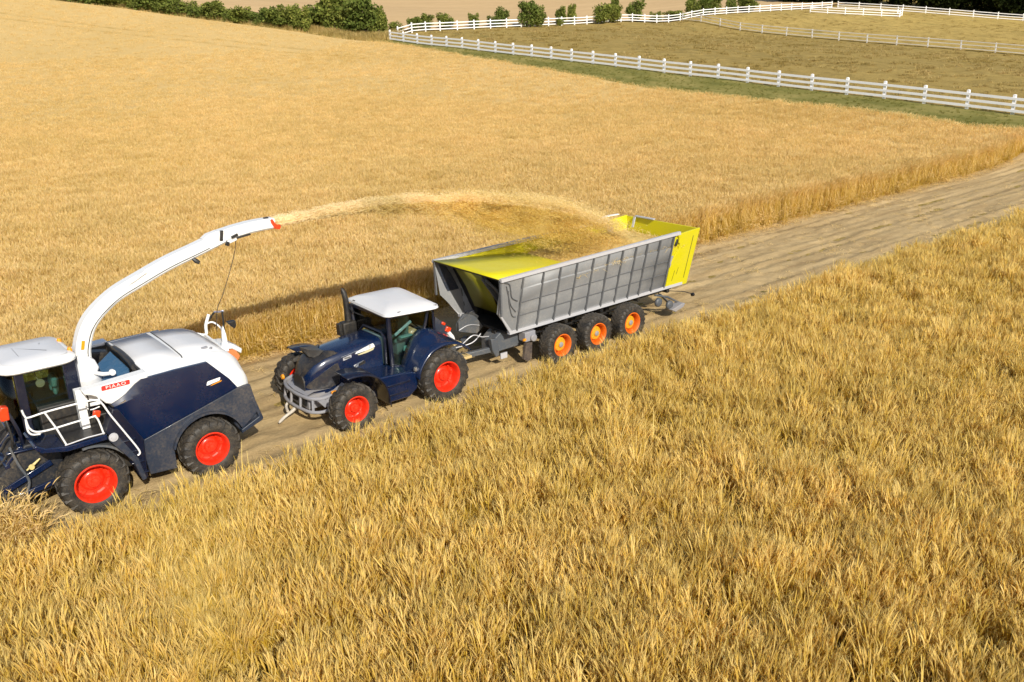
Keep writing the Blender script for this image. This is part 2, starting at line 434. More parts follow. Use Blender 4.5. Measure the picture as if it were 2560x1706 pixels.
cam = bpy.data.cameras.new('camera'); cam.lens = 36 * 2200 / 2560; cam.sensor_width = 36; cam.clip_end = 4000; cam.clip_start = 0.1
co = bpy.data.objects.new('camera', cam); COL.objects.link(co)
RRc = ((0.771431, -0.635508, -0.032009), (-0.230471, -0.232169, -0.944977), (0.593108, 0.736361, -0.325568))
co.matrix_world = Matrix(((RRc[0][0], -RRc[1][0], -RRc[2][0], 0), (RRc[0][1], -RRc[1][1], -RRc[2][1], 0), (RRc[0][2], -RRc[1][2], -RRc[2][2], 11.5), (0, 0, 0, 1)))
SC.camera = co
SC.view_settings.view_transform = 'Standard'; SC.view_settings.look = 'None'; SC.view_settings.gamma = 1.0; SC.view_settings.exposure = 0.27
SC.view_settings.use_curve_mapping = False
# ------------------------------------------------------------------ wheat
def mk_wheat(name, stops, k=1.0):
    m = bpy.data.materials.new(name); m.use_nodes = True; nt = m.node_tree; nt.nodes.clear()
    out = N(nt, 'ShaderNodeOutputMaterial'); at = N(nt, 'ShaderNodeAttribute', attribute_name='tint')
    oi = N(nt, 'ShaderNodeObjectInfo'); ge = N(nt, 'ShaderNodeNewGeometry')
    base = ramp(nt, at.outputs['Fac'], stops)
    # every plant a little different, and slow drifts of ripeness over the field
    big = noise(nt, 0.07, 4, 0.6, ge.outputs['Position']); mid = noise(nt, 0.55, 3, 0.6, ge.outputs['Position'])
    w = lambda c, k: tuple(1 + (q - 1) * k for q in c)
    v = ramp(nt, oi.outputs['Random'], [(0.0, w((0.80, 0.78, 0.66), .4 + .6 * k)), (0.5, (1.0, 0.98, 0.94)), (1.0, (1.12, 1.12, 1.15))])
    p = ramp(nt, big, [(0.32, w((0.86, 0.84, 0.70), k)), (0.5, (1, 1, 1)), (0.7, w((1.08, 1.04, 1.06), k))])
    p2 = ramp(nt, mid, [(0.30, w((0.82, 0.80, 0.66), k)), (0.6, w((1.05, 1.05, 1.05), k))])
    def mulc(a, b):
        x = N(nt, 'ShaderNodeMix', data_type='RGBA', blend_type='MULTIPLY'); x.inputs[0].default_value = 1
        nt.links.new(a, x.inputs[6]); nt.links.new(b, x.inputs[7]); return x.outputs[2]
    c = mulc(mulc(mulc(base, v), p), p2)
    d = N(nt, 'ShaderNodeBsdfDiffuse'); t = N(nt, 'ShaderNodeBsdfTranslucent'); mx = N(nt, 'ShaderNodeMixShader'); mx.inputs[0].default_value = 0.42
    nt.links.new(c, d.inputs[0]); nt.links.new(c, t.inputs[0]); nt.links.new(d.outputs[0], mx.inputs[1]); nt.links.new(t.outputs[0], mx.inputs[2])
    nt.links.new(mx.outputs[0], out.inputs[0])
    return m
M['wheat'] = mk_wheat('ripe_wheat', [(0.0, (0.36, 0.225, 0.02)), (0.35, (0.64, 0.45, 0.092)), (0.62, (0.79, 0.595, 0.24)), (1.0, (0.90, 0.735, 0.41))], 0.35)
M['grass'] = mk_wheat('grass_blades', [(0.0, (0.14, 0.16, 0.035)), (0.5, (0.23, 0.235, 0.06)), (1.0, (0.36, 0.32, 0.11))])

class RB:
    """ribbons and spindles with a tint per vertex"""
    def __init__(s): s.v = []; s.f = []; s.t = []
    def ribbon(s, pts, w0, w1, side, t0, t1):
        b = len(s.v); m = len(pts)
        for i, p in enumerate(pts):
            k = i / (m - 1); ww = w0 + (w1 - w0) * k
            s.v.append(p - side * ww / 2); s.v.append(p + side * ww / 2); s.t += [t0 + (t1 - t0) * k] * 2
        for i in range(m - 1): s.f.append((b + 2 * i, b + 2 * i + 1, b + 2 * i + 3, b + 2 * i + 2))
    def spindle(s, pts, ws, tint):
        b = len(s.v); m = len(pts)
        for i, p in enumerate(pts):
            d = (pts[min(i + 1, m - 1)] - pts[max(i - 1, 0)]).normalized(); a = d.cross(Vector((.3, .9, .1))).normalized(); c = d.cross(a)
            for k in range(3):
                an = 2 * PI * k / 3; s.v.append(p + (a * math.cos(an) + c * math.sin(an)) * ws[i]); s.t.append(tint[i])
        for i in range(m - 1):
            for k in range(3): s.f.append((b + 3 * i + k, b + 3 * i + (k + 1) % 3, b + 3 * i + 3 + (k + 1) % 3, b + 3 * i + 3 + k))
    def make(s, name, mat):
        me = bpy.data.meshes.new(name); me.from_pydata([tuple(p) for p in s.v], [], s.f)
        a = me.attributes.new('tint', 'FLOAT', 'POINT'); a.data.foreach_set('value', s.t)
        me.materials.append(mat)
        return bpy.data.objects.new(name, me)     # kept out of the scene: only a pattern for the scatter

def wheat_clump(seed, n, rad, H, stemw, headl, headw, leaves, droop, fan=0.22, awn=2, awnl=0.9, mat='wheat'):
    rd = random.Random(seed); rb = RB()
    for i in range(n):
        r = rad * math.sqrt(rd.random()); a = rd.random() * 2 * PI
        b = Vector((r * math.cos(a), r * math.sin(a), -0.03)); az = a + rd.gauss(0, 0.9); dv = Vector((math.cos(az), math.sin(az), 0))
        h = H * rd.uniform(0.78, 1.10); lean = h * rd.uniform(0.03, fan)
        tn = rd.uniform(-0.12, 0.12)
        P = lambda k: b + Vector((0, 0, h * k)) + dv * lean * k * k
        side = Vector((math.cos(az + 1.57 + rd.uniform(-.8, .8)), math.sin(az + 1.57 + rd.uniform(-.8, .8)), 0))
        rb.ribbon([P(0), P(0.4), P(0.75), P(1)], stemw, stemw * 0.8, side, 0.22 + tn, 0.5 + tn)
        # ear, hanging over a little
        e = P(1); q = [e]; dirn = (P(1) - P(0.9)).normalized(); dr = rd.uniform(0.3, 1.0) * droop
        hl = headl * rd.uniform(0.8, 1.25)
        for k in range(3):
            dirn = (dirn + dv * 0.35 * dr + Vector((0, 0, -0.42 * dr))).normalized(); e = e + dirn * hl / 3; q.append(e)
        tt = 0.72 + rd.uniform(-.18, .2)
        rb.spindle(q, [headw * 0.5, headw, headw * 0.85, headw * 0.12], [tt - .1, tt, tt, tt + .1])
        for k in range(awn):                     # awns
            d2 = (dirn + Vector((rd.uniform(-.6, .6), rd.uniform(-.6, .6), rd.uniform(-.2, .5)))).normalized()
            rb.ribbon([q[1], q[1] + d2 * hl * awnl], headw * 0.55, headw * 0.1, side, tt, min(1, tt + .25))
        for k in range(leaves):                  # dry curling blades
            z0 = rd.uniform(0.35, 0.85); az2 = rd.random() * 2 * PI; d2 = Vector((math.cos(az2), math.sin(az2), 0)); L = h * rd.uniform(0.22, 0.42)
            s2 = Vector((-d2.y, d2.x, 0)); c = P(z0); up = rd.uniform(0.6, 1.2)
            pts = [c + d2 * L * 0.55 * u + Vector((0, 0, L * (up * u - (0.9 + 0.6 * rd.random()) * u * u))) for u in (0, .35, .7, 1)]
            tl = rd.uniform(0.35, 0.85)
            rb.ribbon(pts, stemw * 1.9, stemw * 0.5, s2, tl - .1, tl + .1)
    return rb.make('wheat_clump', M[mat])

def coll(name, objs):
    c = bpy.data.collections.new(name)
    for o in objs: c.objects.link(o)
    return c
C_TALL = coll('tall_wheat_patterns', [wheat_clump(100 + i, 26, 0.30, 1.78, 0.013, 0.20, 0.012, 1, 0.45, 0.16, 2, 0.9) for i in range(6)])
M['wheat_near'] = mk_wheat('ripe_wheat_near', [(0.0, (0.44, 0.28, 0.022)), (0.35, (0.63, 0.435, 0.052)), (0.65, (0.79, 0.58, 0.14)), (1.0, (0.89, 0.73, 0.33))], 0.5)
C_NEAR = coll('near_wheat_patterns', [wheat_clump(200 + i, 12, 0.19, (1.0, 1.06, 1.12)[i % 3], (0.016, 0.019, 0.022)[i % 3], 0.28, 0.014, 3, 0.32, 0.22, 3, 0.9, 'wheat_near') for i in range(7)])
def wheat_fan(seed):
    """a taller plant whose long dry blades fan out and arch over from one stem"""
    rd = random.Random(seed); rb = RB()
    for k in range(2):
        b = Vector((rd.uniform(-.06, .06), rd.uniform(-.06, .06), -.03)); top = b + Vector((rd.uniform(-.1, .1), rd.uniform(-.1, .1), rd.uniform(.85, 1.05)))
        rb.ribbon([b, (b + top) / 2, top], .022, .016, Vector((1, 0, 0)), .35, .6); rb.ribbon([b, (b + top) / 2, top], .022, .016, Vector((0, 1, 0)), .35, .6)
        for i in range(9):
            az = rd.random() * 6.28; d = Vector((math.cos(az), math.sin(az), 0)); s_ = Vector((-d.y, d.x, 0)); z0 = rd.uniform(.45, 1.0); c = b + (top - b) * z0; L = rd.uniform(.3, .62); out = rd.uniform(.25, .75); drop = rd.uniform(.1, 1.3)
            pts = [c + d * L * out * u + Vector((0, 0, L * (1.25 * u - drop * u * u))) for u in (0, .25, .5, .75, 1)]
            t = rd.uniform(.55, 1); rb.ribbon(pts, .026, .007, s_, t - .15, t)
    return rb.make('wheat_fan', M['wheat_near'])
for i in range(4): C_NEAR.objects.link(wheat_fan(250 + i))
C_LOOSE = coll('loose_wheat_patterns', [wheat_clump(300 + i, 9, 0.16, 1.0, 0.014, 0.22, 0.011, 3, 1.1, 0.5, 2, 1.0) for i in range(4)])
def grass_tuft(seed):
    rd = random.Random(seed); rb = RB()
    for i in range(26):
        a = rd.random() * 2 * PI; r = 0.3 * math.sqrt(rd.random()); b = Vector((r * math.cos(a), r * math.sin(a), -0.02)); az = rd.random() * 2 * PI
        d = Vector((math.cos(az), math.sin(az), 0)); L = rd.uniform(0.2, 0.5); s = Vector((-d.y, d.x, 0)); t = rd.uniform(0.1, 0.9)
        rb.ribbon([b, b + Vector((0, 0, L * .6)) + d * L * .2, b + Vector((0, 0, L * .85)) + d * L * .6], 0.035, 0.008, s, t - .1, t + .1)
    return rb.make('grass_tuft', M['grass'])
C_GRASS = coll('grass_patterns', [grass_tuft(400 + i) for i in range(4)])
def straw_bits(seed):
    rd = random.Random(seed); rb = RB()
    for i in range(9):
        b = Vector((rd.uniform(-.35, .35), rd.uniform(-.35, .35), rd.uniform(0.01, 0.05))); az = rd.random() * 2 * PI; d = Vector((math.cos(az), math.sin(az), rd.uniform(-.05, .25)))
        L = rd.uniform(0.12, 0.5); s = Vector((-d.y, d.x, 0.2)).normalized(); t = rd.uniform(0.5, 1)
        rb.ribbon([b, b + d * L * .5 + Vector((0, 0, .03)), b + d * L], 0.022, 0.012, s, t, t)
    return rb.make('straw_bits', M['wheat'])
C_STRAW = coll('straw_patterns', [straw_bits(500 + i) for i in range(4)])

def scatter_tree(name, collection):
    ng = bpy.data.node_groups.new(name, 'GeometryNodeTree')
    ng.interface.new_socket('Geometry', in_out='INPUT', socket_type='NodeSocketGeometry')
    ng.interface.new_socket('Geometry', in_out='OUTPUT', socket_type='NodeSocketGeometry')
    gi = ng.nodes.new('NodeGroupInput'); go = ng.nodes.new('NodeGroupOutput')
    def na(n, t):
        k = ng.nodes.new('GeometryNodeInputNamedAttribute'); k.data_type = t; k.inputs['Name'].default_value = n; return k.outputs['Attribute']
    ci = ng.nodes.new('GeometryNodeCollectionInfo'); ci.inputs['Collection'].default_value = collection
    ci.inputs['Separate Children'].default_value = True; ci.inputs['Reset Children'].default_value = True
    ip = ng.nodes.new('GeometryNodeInstanceOnPoints'); ip.inputs['Pick Instance'].default_value = True
    L = ng.links.new
    L(gi.outputs[0], ip.inputs['Points']); L(na('pt', 'BOOLEAN'), ip.inputs['Selection']); L(ci.outputs[0], ip.inputs['Instance'])
    L(na('idx', 'INT'), ip.inputs['Instance Index']); L(na('rot', 'FLOAT_VECTOR'), ip.inputs['Rotation']); L(na('scl', 'FLOAT_VECTOR'), ip.inputs['Scale'])
    jn = ng.nodes.new('GeometryNodeJoinGeometry'); L(gi.outputs[0], jn.inputs[0]); L(ip.outputs[0], jn.inputs[0]); L(jn.outputs[0], go.inputs[0])
    return ng

def scatter(name, collection, pts, rot, scl, idx, mat, faces_v=None, faces=None, tint=0.6):
    """one object: an optional surface, and a plant standing on each extra point"""
    nv = 0 if faces_v is None else len(faces_v)
    vs = pts if nv == 0 else np.r_[faces_v, pts]
    me = bpy.data.meshes.new(name); me.from_pydata(vs.tolist(), [], [] if faces is None else faces.tolist())
    def attr(n, t, key, dom, arr):
        a = me.attributes.new(n, t, dom); a.data.foreach_set(key, np.ascontiguousarray(arr).ravel())
    n = len(pts)
    attr('pt', 'BOOLEAN', 'value', 'POINT', np.r_[np.zeros(nv, bool), np.ones(n, bool)])
    attr('idx', 'INT', 'value', 'POINT', np.r_[np.zeros(nv, np.int32), idx.astype(np.int32)])
    attr('rot', 'FLOAT_VECTOR', 'vector', 'POINT', np.r_[np.zeros((nv, 3)), rot].astype(np.float32))
    attr('scl', 'FLOAT_VECTOR', 'vector', 'POINT', np.r_[np.ones((nv, 3)), scl].astype(np.float32))
    attr('tint', 'FLOAT', 'value', 'POINT', np.full(nv + n, tint, np.float32))
    if len(me.polygons): me.polygons.foreach_set('use_smooth', [True] * len(me.polygons))
    me.materials.append(mat)
    o = bpy.data.objects.new(name, me); COL.objects.link(o)
    md = o.modifiers.new('scatter', 'NODES'); md.node_group = scatter_tree(name + '_scatter', collection)
    return o

CAMXY = np.array([0.0, 0.0]); HEAD = np.array([0.6273, 0.7788])
def in_view(x, y, marg=9.0):
    """inside a generous wedge round what the photograph looks at"""
    f = x * HEAD[0] + y * HEAD[1]; s = x * HEAD[1] - y * HEAD[0]
    return (f > 3) & (np.abs(s) < f * 0.60 + marg)
def inpoly(x, y, poly):
    c = np.zeros(x.shape, bool); n = len(poly)
    for i in range(n):
        x1, y1 = poly[i]; x2, y2 = poly[(i + 1) % n]
        k = ((y1 > y) != (y2 > y)) & (x < (x2 - x1) * (y - y1) / ((y2 - y1) if y2 != y1 else 1e-9) + x1)
        c ^= k
    return c
FIELD = [(-60, 31.75), (84.4, 31.75), (83.0, 36.3), (82.2, 44.9), (82.2, 57.8), (82.8, 74.1), (84.4, 100.7), (85.7, 118.1), (87.2, 139.6), (80.2, 157.7), (66.9, 186.6), (51.7, 214.3), (31.5, 246.3), (10.4, 279.1), (-90, 330)]

def field_points(x0, x1, y0, y1, dens, clip):
    n = int((x1 - x0) * (y1 - y0) * dens)
    x = rng.uniform(x0, x1, n); y = rng.uniform(y0, y1, n); k = clip(x, y)
    return x[k], y[k]

# ---- the standing field beyond the track: canopy sheet plus plants
def far_field():
    xs, ys, ss = [], [], []
    def addz(dmin, dmax, dens, sc):
        def clip(x, y):
            d = np.hypot(x, y) * (1 + .22 * (vnoise(x, y, 14, 77) - .5)); return (d >= dmin) & (d < dmax) & in_view(x, y, 14) & inpoly(x, y, FIELD)
        a, b = field_points(-60, 95, 31, min(300, dmax * 1.2), dens, clip); xs.append(a); ys.append(b); ss.append(np.full(len(a), sc))
    addz(0, 48, 12, 1.0); addz(48, 75, 9, 1.05); addz(75, 110, 6, 1.1); addz(110, 160, 3.0, 1.15); addz(160, 320, 0.8, 1.2)
    # thick fringe on the cut edge
    n = 99 * 22; a = rng.uniform(-14, 84.4, n); b = 31.8 + np.abs(rng.normal(0, 0.28, n)); xs.append(a); ys.append(b); ss.append(rng.uniform(0.82, 1.0, n))
    x = np.concatenate(xs); y = np.concatenate(ys); s = np.concatenate(ss); n = len(x)
    y = np.where(y < 33, y + 0.35 * (vnoise(x, x * 0 + 3, 1.3, 12) - 0.5) + 0.25 * (vnoise(x, x * 0 + 3, 0.4, 13) - 0.5), y)
    # faint old wheel lines that cross the field
    z = terrain(x, y)
    hs = (0.94 + 0.08 * vnoise(x, y, 7, 21) + 0.09 * vnoise(x, y, 1.3, 22))
    far = np.clip((np.hypot(x, y) - 60) / 60, 0, 1)
    hs = hs * (1 - far) + (0.97 + 0.1 * (hs - 1)) * far
    line = np.minimum(np.abs(y - 66 + 0.25 * x), np.abs(y - 150 + 0.62 * x)) ; line2 = np.abs(y - 152.5 + 0.62 * x)
    hs = np.where(((line < 0.35) | (line2 < 0.3)) & (y > 95), hs * 0.9, hs)
    rot = np.c_[rng.normal(0, 0.05, n), rng.normal(0, 0.05, n), rng.uniform(0, 2 * PI, n)]
    scl = np.c_[s, s, hs * np.where(s < 1, s, 1.0)]
    # canopy
    S = np.linspace(0, 1, 150)
    Bx = np.array([83.6, 82.4, 81.8, 81.8, 82.3, 84.0, 85.3, 86.8, 79.8, 66.5, 51.3, 31.2, 10.2, -90]); By = np.array([32.6, 36.3, 44.9, 57.8, 74.1, 100.7, 118.1, 139.2, 157.3, 186.2, 213.9, 245.9, 278.6, 329])
    Lc = np.r_[0, np.cumsum(np.hypot(np.diff(Bx), np.diff(By)))]; Lc /= Lc[-1]
    fx = np.interp(S, Lc, Bx); fy = np.interp(S, Lc, By); nx = 83.6 - S * 143.6; ny = np.full_like(S, 32.6)
    T = np.linspace(0, 1, 160) ** 1.7
    CX = nx[None] + (fx - nx)[None] * T[:, None]; CY = ny[None] + (fy - ny)[None] * T[:, None]
    d = np.hypot(CX, CY); hh = np.interp(d, [30, 50, 75, 110, 160], [1.25, 1.45, 1.65, 1.74, 1.77])
    CZ = terrain(CX, CY) + hh
    CZ[0] = terrain(CX[0], CY[0]) + 0.0                # drop to the ground behind the fringe
    h, w_ = CX.shape; i = np.arange(h * w_).reshape(h, w_)
    f = np.c_[i[:-1, :-1].ravel(), i[:-1, 1:].ravel(), i[1:, 1:].ravel(), i[1:, :-1].ravel()][:, ::-1]
    return scatter('wheat_field', C_TALL, np.c_[x, y, z], rot, scl, rng.integers(0, 6, n), M['canopy'], np.c_[CX.ravel(), CY.ravel(), CZ.ravel()], f)

def mk_canopy():
    m, nt, b = newmat('wheat_canopy'); ge = N(nt, 'ShaderNodeNewGeometry')
    fine = noise(nt, 3.0, 6, 0.75, ge.outputs['Position']); mid = noise(nt, 0.4, 4, 0.6, ge.outputs['Position']); big = noise(nt, 0.05, 3, 0.5, ge.outputs['Position'])
    c = ramp(nt, fine, [(0.30, (0.50, 0.345, 0.135)), (0.52, (0.59, 0.415, 0.175)), (0.75, (0.66, 0.475, 0.22))])
    c2 = ramp(nt, mid, [(0.3, (0.55, 0.38, 0.155)), (0.65, (0.62, 0.44, 0.195))]); c3 = ramp(nt, big, [(0.35, (0.555, 0.385, 0.155)), (0.65, (0.63, 0.445, 0.20))])
    cc = mixc(nt, 0.35, mixc(nt, 0.4, c, c2), c3)
    # two faint wheel lines left by the sprayer, running along the hedge side of the field
    dp = N(nt, 'ShaderNodeVectorMath', operation='DOT_PRODUCT'); nt.links.new(ge.outputs['Position'], dp.inputs[0]); dp.inputs[1].default_value = (-.877, -.48, 0)
    wob = noise(nt, 0.06, 3, 0.5, ge.outputs['Position']); ad = N(nt, 'ShaderNodeMath', operation='MULTIPLY_ADD'); nt.links.new(wob, ad.inputs[0]); ad.inputs[1].default_value = 3.0; nt.links.new(dp.outputs['Value'], ad.inputs[2])
    tot = None
    for off in (14.5, 18.0):
        sb_ = N(nt, 'ShaderNodeMath', operation='COMPARE'); nt.links.new(ad.outputs[0], sb_.inputs[0]); sb_.inputs[1].default_value = -80.2 * .877 - 157.7 * .48 + off + 1.5; sb_.inputs[2].default_value = .55
        if tot is None: tot = sb_.outputs[0]
        else:
            mx_ = N(nt, 'ShaderNodeMath', operation='MAXIMUM'); nt.links.new(tot, mx_.inputs[0]); nt.links.new(sb_.outputs[0], mx_.inputs[1]); tot = mx_.outputs[0]
    br = ramp(nt, mid, [(.38, (0, 0, 0)), (.6, (.55, .55, .55))]); ml_ = N(nt, 'ShaderNodeMath', operation='MULTIPLY'); nt.links.new(tot, ml_.inputs[0]); nt.links.new(br, ml_.inputs[1])
    cc = mixc(nt, ml_.outputs[0], cc, (.36, .235, .07))
    nt.links.new(cc, b.inputs['Base Color']); b.inputs['Roughness'].default_value = 1.0; b.inputs['Specular IOR Level'].default_value = 0.0
    bump(nt, fine, 0.5, 0.2, b)
    return m
M['canopy'] = mk_canopy()
tag(far_field(), 'tall ripe golden wheat standing beyond the dirt track', 'wheat', kind='stuff')

# ---- the field on the camera's side
def near_field():
    def edge(x): return 20.28 + 0.35 * (vnoise(x, x * 0 + 7, 2.2, 31) - 0.5) + 0.25 * (vnoise(x, x * 0 + 7, 0.6, 32) - 0.5)
    xs, ys, ss = [], [], []
    for dmin, dmax, dens, sc in ((0, 22, 22, 1.0), (22, 34, 17, 1.03), (34, 55, 12, 1.12), (55, 130, 7.5, 1.3)):
        def clip(x, y):
            d = np.hypot(x, y); return (d >= dmin) & (d < dmax) & in_view(x, y, 6) & (y < edge(x))
        a, b = field_points(-16, 110, -25, 21, dens, clip); xs.append(a); ys.append(b); ss.append(np.full(len(a), sc))
    x = np.concatenate(xs); y = np.concatenate(ys); s = np.concatenate(ss); n = len(x)
    keep = (vnoise(x, y, 0.55, 45) * .6 + vnoise(x, y, 1.7, 46) * .4) > rng.uniform(.08, .46, n)
    x, y, s = x[keep], y[keep], s[keep]; n = len(x)
    hs = 0.82 + 0.20 * vnoise(x, y, 3.0, 41) + 0.24 * vnoise(x, y, 0.8, 42) + np.where(rng.random(n) < .12, .14, 0)
    fan = rng.random(n) < .16
    lx = 0.10 * (vnoise(x, y, 1.6, 43) - 0.5); ly = 0.10 * (vnoise(x, y, 1.6, 44) - 0.5)
    rot = np.c_[rng.normal(0, 0.07, n) + lx, rng.normal(0, 0.07, n) + ly, rng.uniform(0, 2 * PI, n)]
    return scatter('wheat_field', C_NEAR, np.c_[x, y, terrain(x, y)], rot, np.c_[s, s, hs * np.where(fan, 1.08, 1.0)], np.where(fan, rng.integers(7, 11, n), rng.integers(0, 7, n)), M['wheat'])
tag(near_field(), 'shorter straggly golden wheat on the near side of the track', 'wheat', kind='stuff')

# bent uncut stalks in front of the harvester, and sparse ones along the edge of the near stand
def loose():
    n = 150; x = rng.normal(1.9, 0.5, n); y = rng.normal(21.9, 0.42, n); k = (x < 2.75) & (y < 22.9); x = x[k]; y = y[k]
    x2 = rng.uniform(2, 60, 300); y2 = 20.3 + np.abs(rng.normal(0, 0.2, 300))
    x3 = rng.uniform(5, 80, 420); y3 = 31.75 - np.abs(rng.normal(0, 0.28, 420))
    x = np.r_[x, x2, x3]; y = np.r_[y, y2, y3]; n = len(x); hs = np.r_[rng.uniform(0.9, 1.5, n - 720), rng.uniform(0.5, 0.95, 300), rng.uniform(.2, .9, 420)]
    rot = np.c_[rng.normal(0, 0.22, n), rng.normal(0, 0.22, n), rng.uniform(0, 2 * PI, n)]
    return scatter('wheat_stalks', C_LOOSE, np.c_[x, y, terrain(x, y)], rot, np.c_[np.ones(n), np.ones(n), hs], rng.integers(0, 4, n), M['wheat'])
tag(loose(), 'loose bent wheat stalks at the track edge and before the harvester', 'wheat', kind='stuff')

# straw dropped along both sides of the track
def litter():
    x = np.r_[rng.uniform(-5, 80, 1500), rng.uniform(-5, 80, 700), rng.uniform(-5, 70, 700)]
    y = np.r_[31.55 - np.abs(rng.normal(0, 0.5, 1500)), 21 + np.abs(rng.normal(0, 1.0, 700)), rng.uniform(21, 31, 700)]
    n = len(x); rot = np.c_[np.zeros(n), np.zeros(n), rng.uniform(0, 2 * PI, n)]; s = rng.uniform(0.35, 1.0, n)
    return scatter('straw', C_STRAW, np.c_[x, y, terrain(x, y) + 0.09], rot, np.c_[s, s, s], rng.integers(0, 4, n), M['wheat'])
tag(litter(), 'scattered pale straw lying on the dirt track', 'straw', kind='stuff')

# green verge between the wheat and the white fence
def verge():
    yy = np.concatenate([np.arange(-60, 40, 1.0), np.arange(40, 166, 2.0)])
    x0 = np.interp(yy, [-60, 31, 36.3, 44.9, 57.8, 74.1, 100.7, 118.1, 139.6, 160], [83.6, 83.8, 82.4, 81.8, 82, 82.4, 84, 85.3, 86.8, 82])
    x1 = np.interp(yy, [-60, 0, 150, 153, 166], [96.5, 96.2, 95.6, 95.0, 94]) + 0.7 * (vnoise(yy, yy * 0, 3, 51) - 0.5)
    T = np.linspace(0, 1, 14); VX = x0[:, None] + (x1 - x0)[:, None] * T; VY = np.repeat(yy[:, None], 14, 1)
    VZ = terrain(VX, VY) + 0.12; VZ[:, -1] -= 0.15; VZ[:, 0] -= 0.1
    h, w_ = VX.shape; i = np.arange(h * w_).reshape(h, w_); f = np.c_[i[:-1, :-1].ravel(), i[:-1, 1:].ravel(), i[1:, 1:].ravel(), i[1:, :-1].ravel()]
    n = 3600; y = rng.uniform(-10, 160, n); t = rng.random(n); x = np.interp(y, yy, x0) + t * (np.interp(y, yy, x1) - np.interp(y, yy, x0))
    sc = rng.uniform(0.4, 0.8, n) * np.where(t < .4, 1.25, .75); rot = np.c_[np.zeros(n), np.zeros(n), rng.uniform(0, 2 * PI, n)]
    return scatter('grass', C_GRASS, np.c_[x, y, terrain(x, y) + 0.1], rot, np.c_[sc, sc, sc], rng.integers(0, 4, n), M['verge'], np.c_[VX.ravel(), VY.ravel(), VZ.ravel()], f)
tag(verge(), 'green grass verge between the wheat and the white rail fence', 'grass', kind='stuff')
# ------------------------------------------------------------------ wheels
def wheel(name, parent, x, y, z, D, W, rr, lugs, rim_mat, hub_mat, out=-1, lug_h=0.045, dish=0.0, hub_r=0.36):
    """wheel part: tyre, rim, hub; built round its own centre, outer face towards -Y"""
    w_ = empty(name, (x, y, z), 0.0 if out < 0 else PI, parent)
    Rr = D / 2
    mb = MB(); h = W / 2; rt = Rr - lug_h
    prof = [(rr - 0.01, -h * .80), (rr + 0.03, -h * .92), (rr + (rt - rr) * .45, -h * 1.0), (rr + (rt - rr) * .8, -h * .97), (rt - .02, -h * .86), (rt, -h * .68), (rt + .012, 0),
            (rt, h * .68), (rt - .02, h * .86), (rr + (rt - rr) * .8, h * .97), (rr + (rt - rr) * .45, h * 1.0), (rr + 0.03, h * .92), (rr - 0.01, h * .80)]
    mb.lathe(prof, n=72, closed=True)
    for i in range(lugs):
        for s in (-1, 1):
            a0 = 2 * PI * (i + (0.5 if s > 0 else 0)) / lugs; secs = []
            for k, (yy, da, r_) in enumerate(((h * .97, -0.02, rr + (rt - rr) * .74), (h * .93, 0.0, rt - 0.035 + lug_h), (h * .60, 0.10, rt + lug_h), (h * .2, 0.26, rt + lug_h), (-0.03, 0.33, rt + lug_h))):
                a = a0 + da; wd = 0.042 if k > 1 else 0.05
                t = Vector((-math.sin(a), 0, math.cos(a))); rd_ = Vector((math.cos(a), 0, math.sin(a)))
                c = rd_ * r_ + Vector((0, s * yy, 0)); lo = rd_ * (-lug_h - 0.03)
                sd_ = (t * 0.85 + Vector((0, s * 0.5, 0))).normalized() * wd
                secs.append([c - sd_ + lo, c - sd_ * .8, c + sd_ * .8, c + sd_ + lo])
            mb.loft(secs)
    mb.build('tyre', M['rubber'], w_, smooth=40)
    mb = MB(); dp = dish
    mb.lathe([(rr + .025, -h * .84), (rr + .028, -h * .93), (rr - .005, -h * .95), (rr - .03, -h * .86), (rr - .055, -h * .55), (rr - .06, h * .12), (rr * .78, h * .18),
              (rr * .62, h * .12), (rr * .50, -h * .10), (rr * .42, -h * .16), (0, -h * .16)], n=56, cap=False)
    mb.lathe([(rr - .06, h * .1), (rr + .02, h * .6), (rr + .025, h * .84)], n=40, cap=False)
    mb.lathe([(rr - .03, h * .3), (0.05, h * .3)], n=40, cap=False)
    for k in range(8):                                  # raised clamps round the disc
        a = 2 * PI * k / 8; mb.obox((rr * .76 * math.cos(a), h * .10, rr * .76 * math.sin(a)), (.055, .05, .04), (0, -a, 0))
    mb.build('rim', rim_mat, w_, smooth=32)
    mb = MB(); y0 = -h * .16
    mb.lathe([(rr * hub_r, y0 + .01), (rr * hub_r, y0 - .05), (rr * hub_r * .9, y0 - .075), (rr * hub_r * .5, y0 - .085), (rr * hub_r * .45, y0 - .12), (0, y0 - .125)], n=28)
    for k in range(10):
        a = 2 * PI * k / 10; mb.lathe([(.016, y0 - .06), (.016, y0 - .10), (0, y0 - .10)], c=(rr * hub_r * .74 * math.cos(a), 0, rr * hub_r * .74 * math.sin(a)), n=6)
    mb.build('hub', hub_mat, w_, smooth=32)
    return w_
def wheel_copy(src, parent, x, y, z, far):
    c = copy_tree(src, parent); c.location = (x, y, z); c.rotation_euler = (0, R(37 * (x % 3)), 0) if not far else (0, 0, PI)
    return c

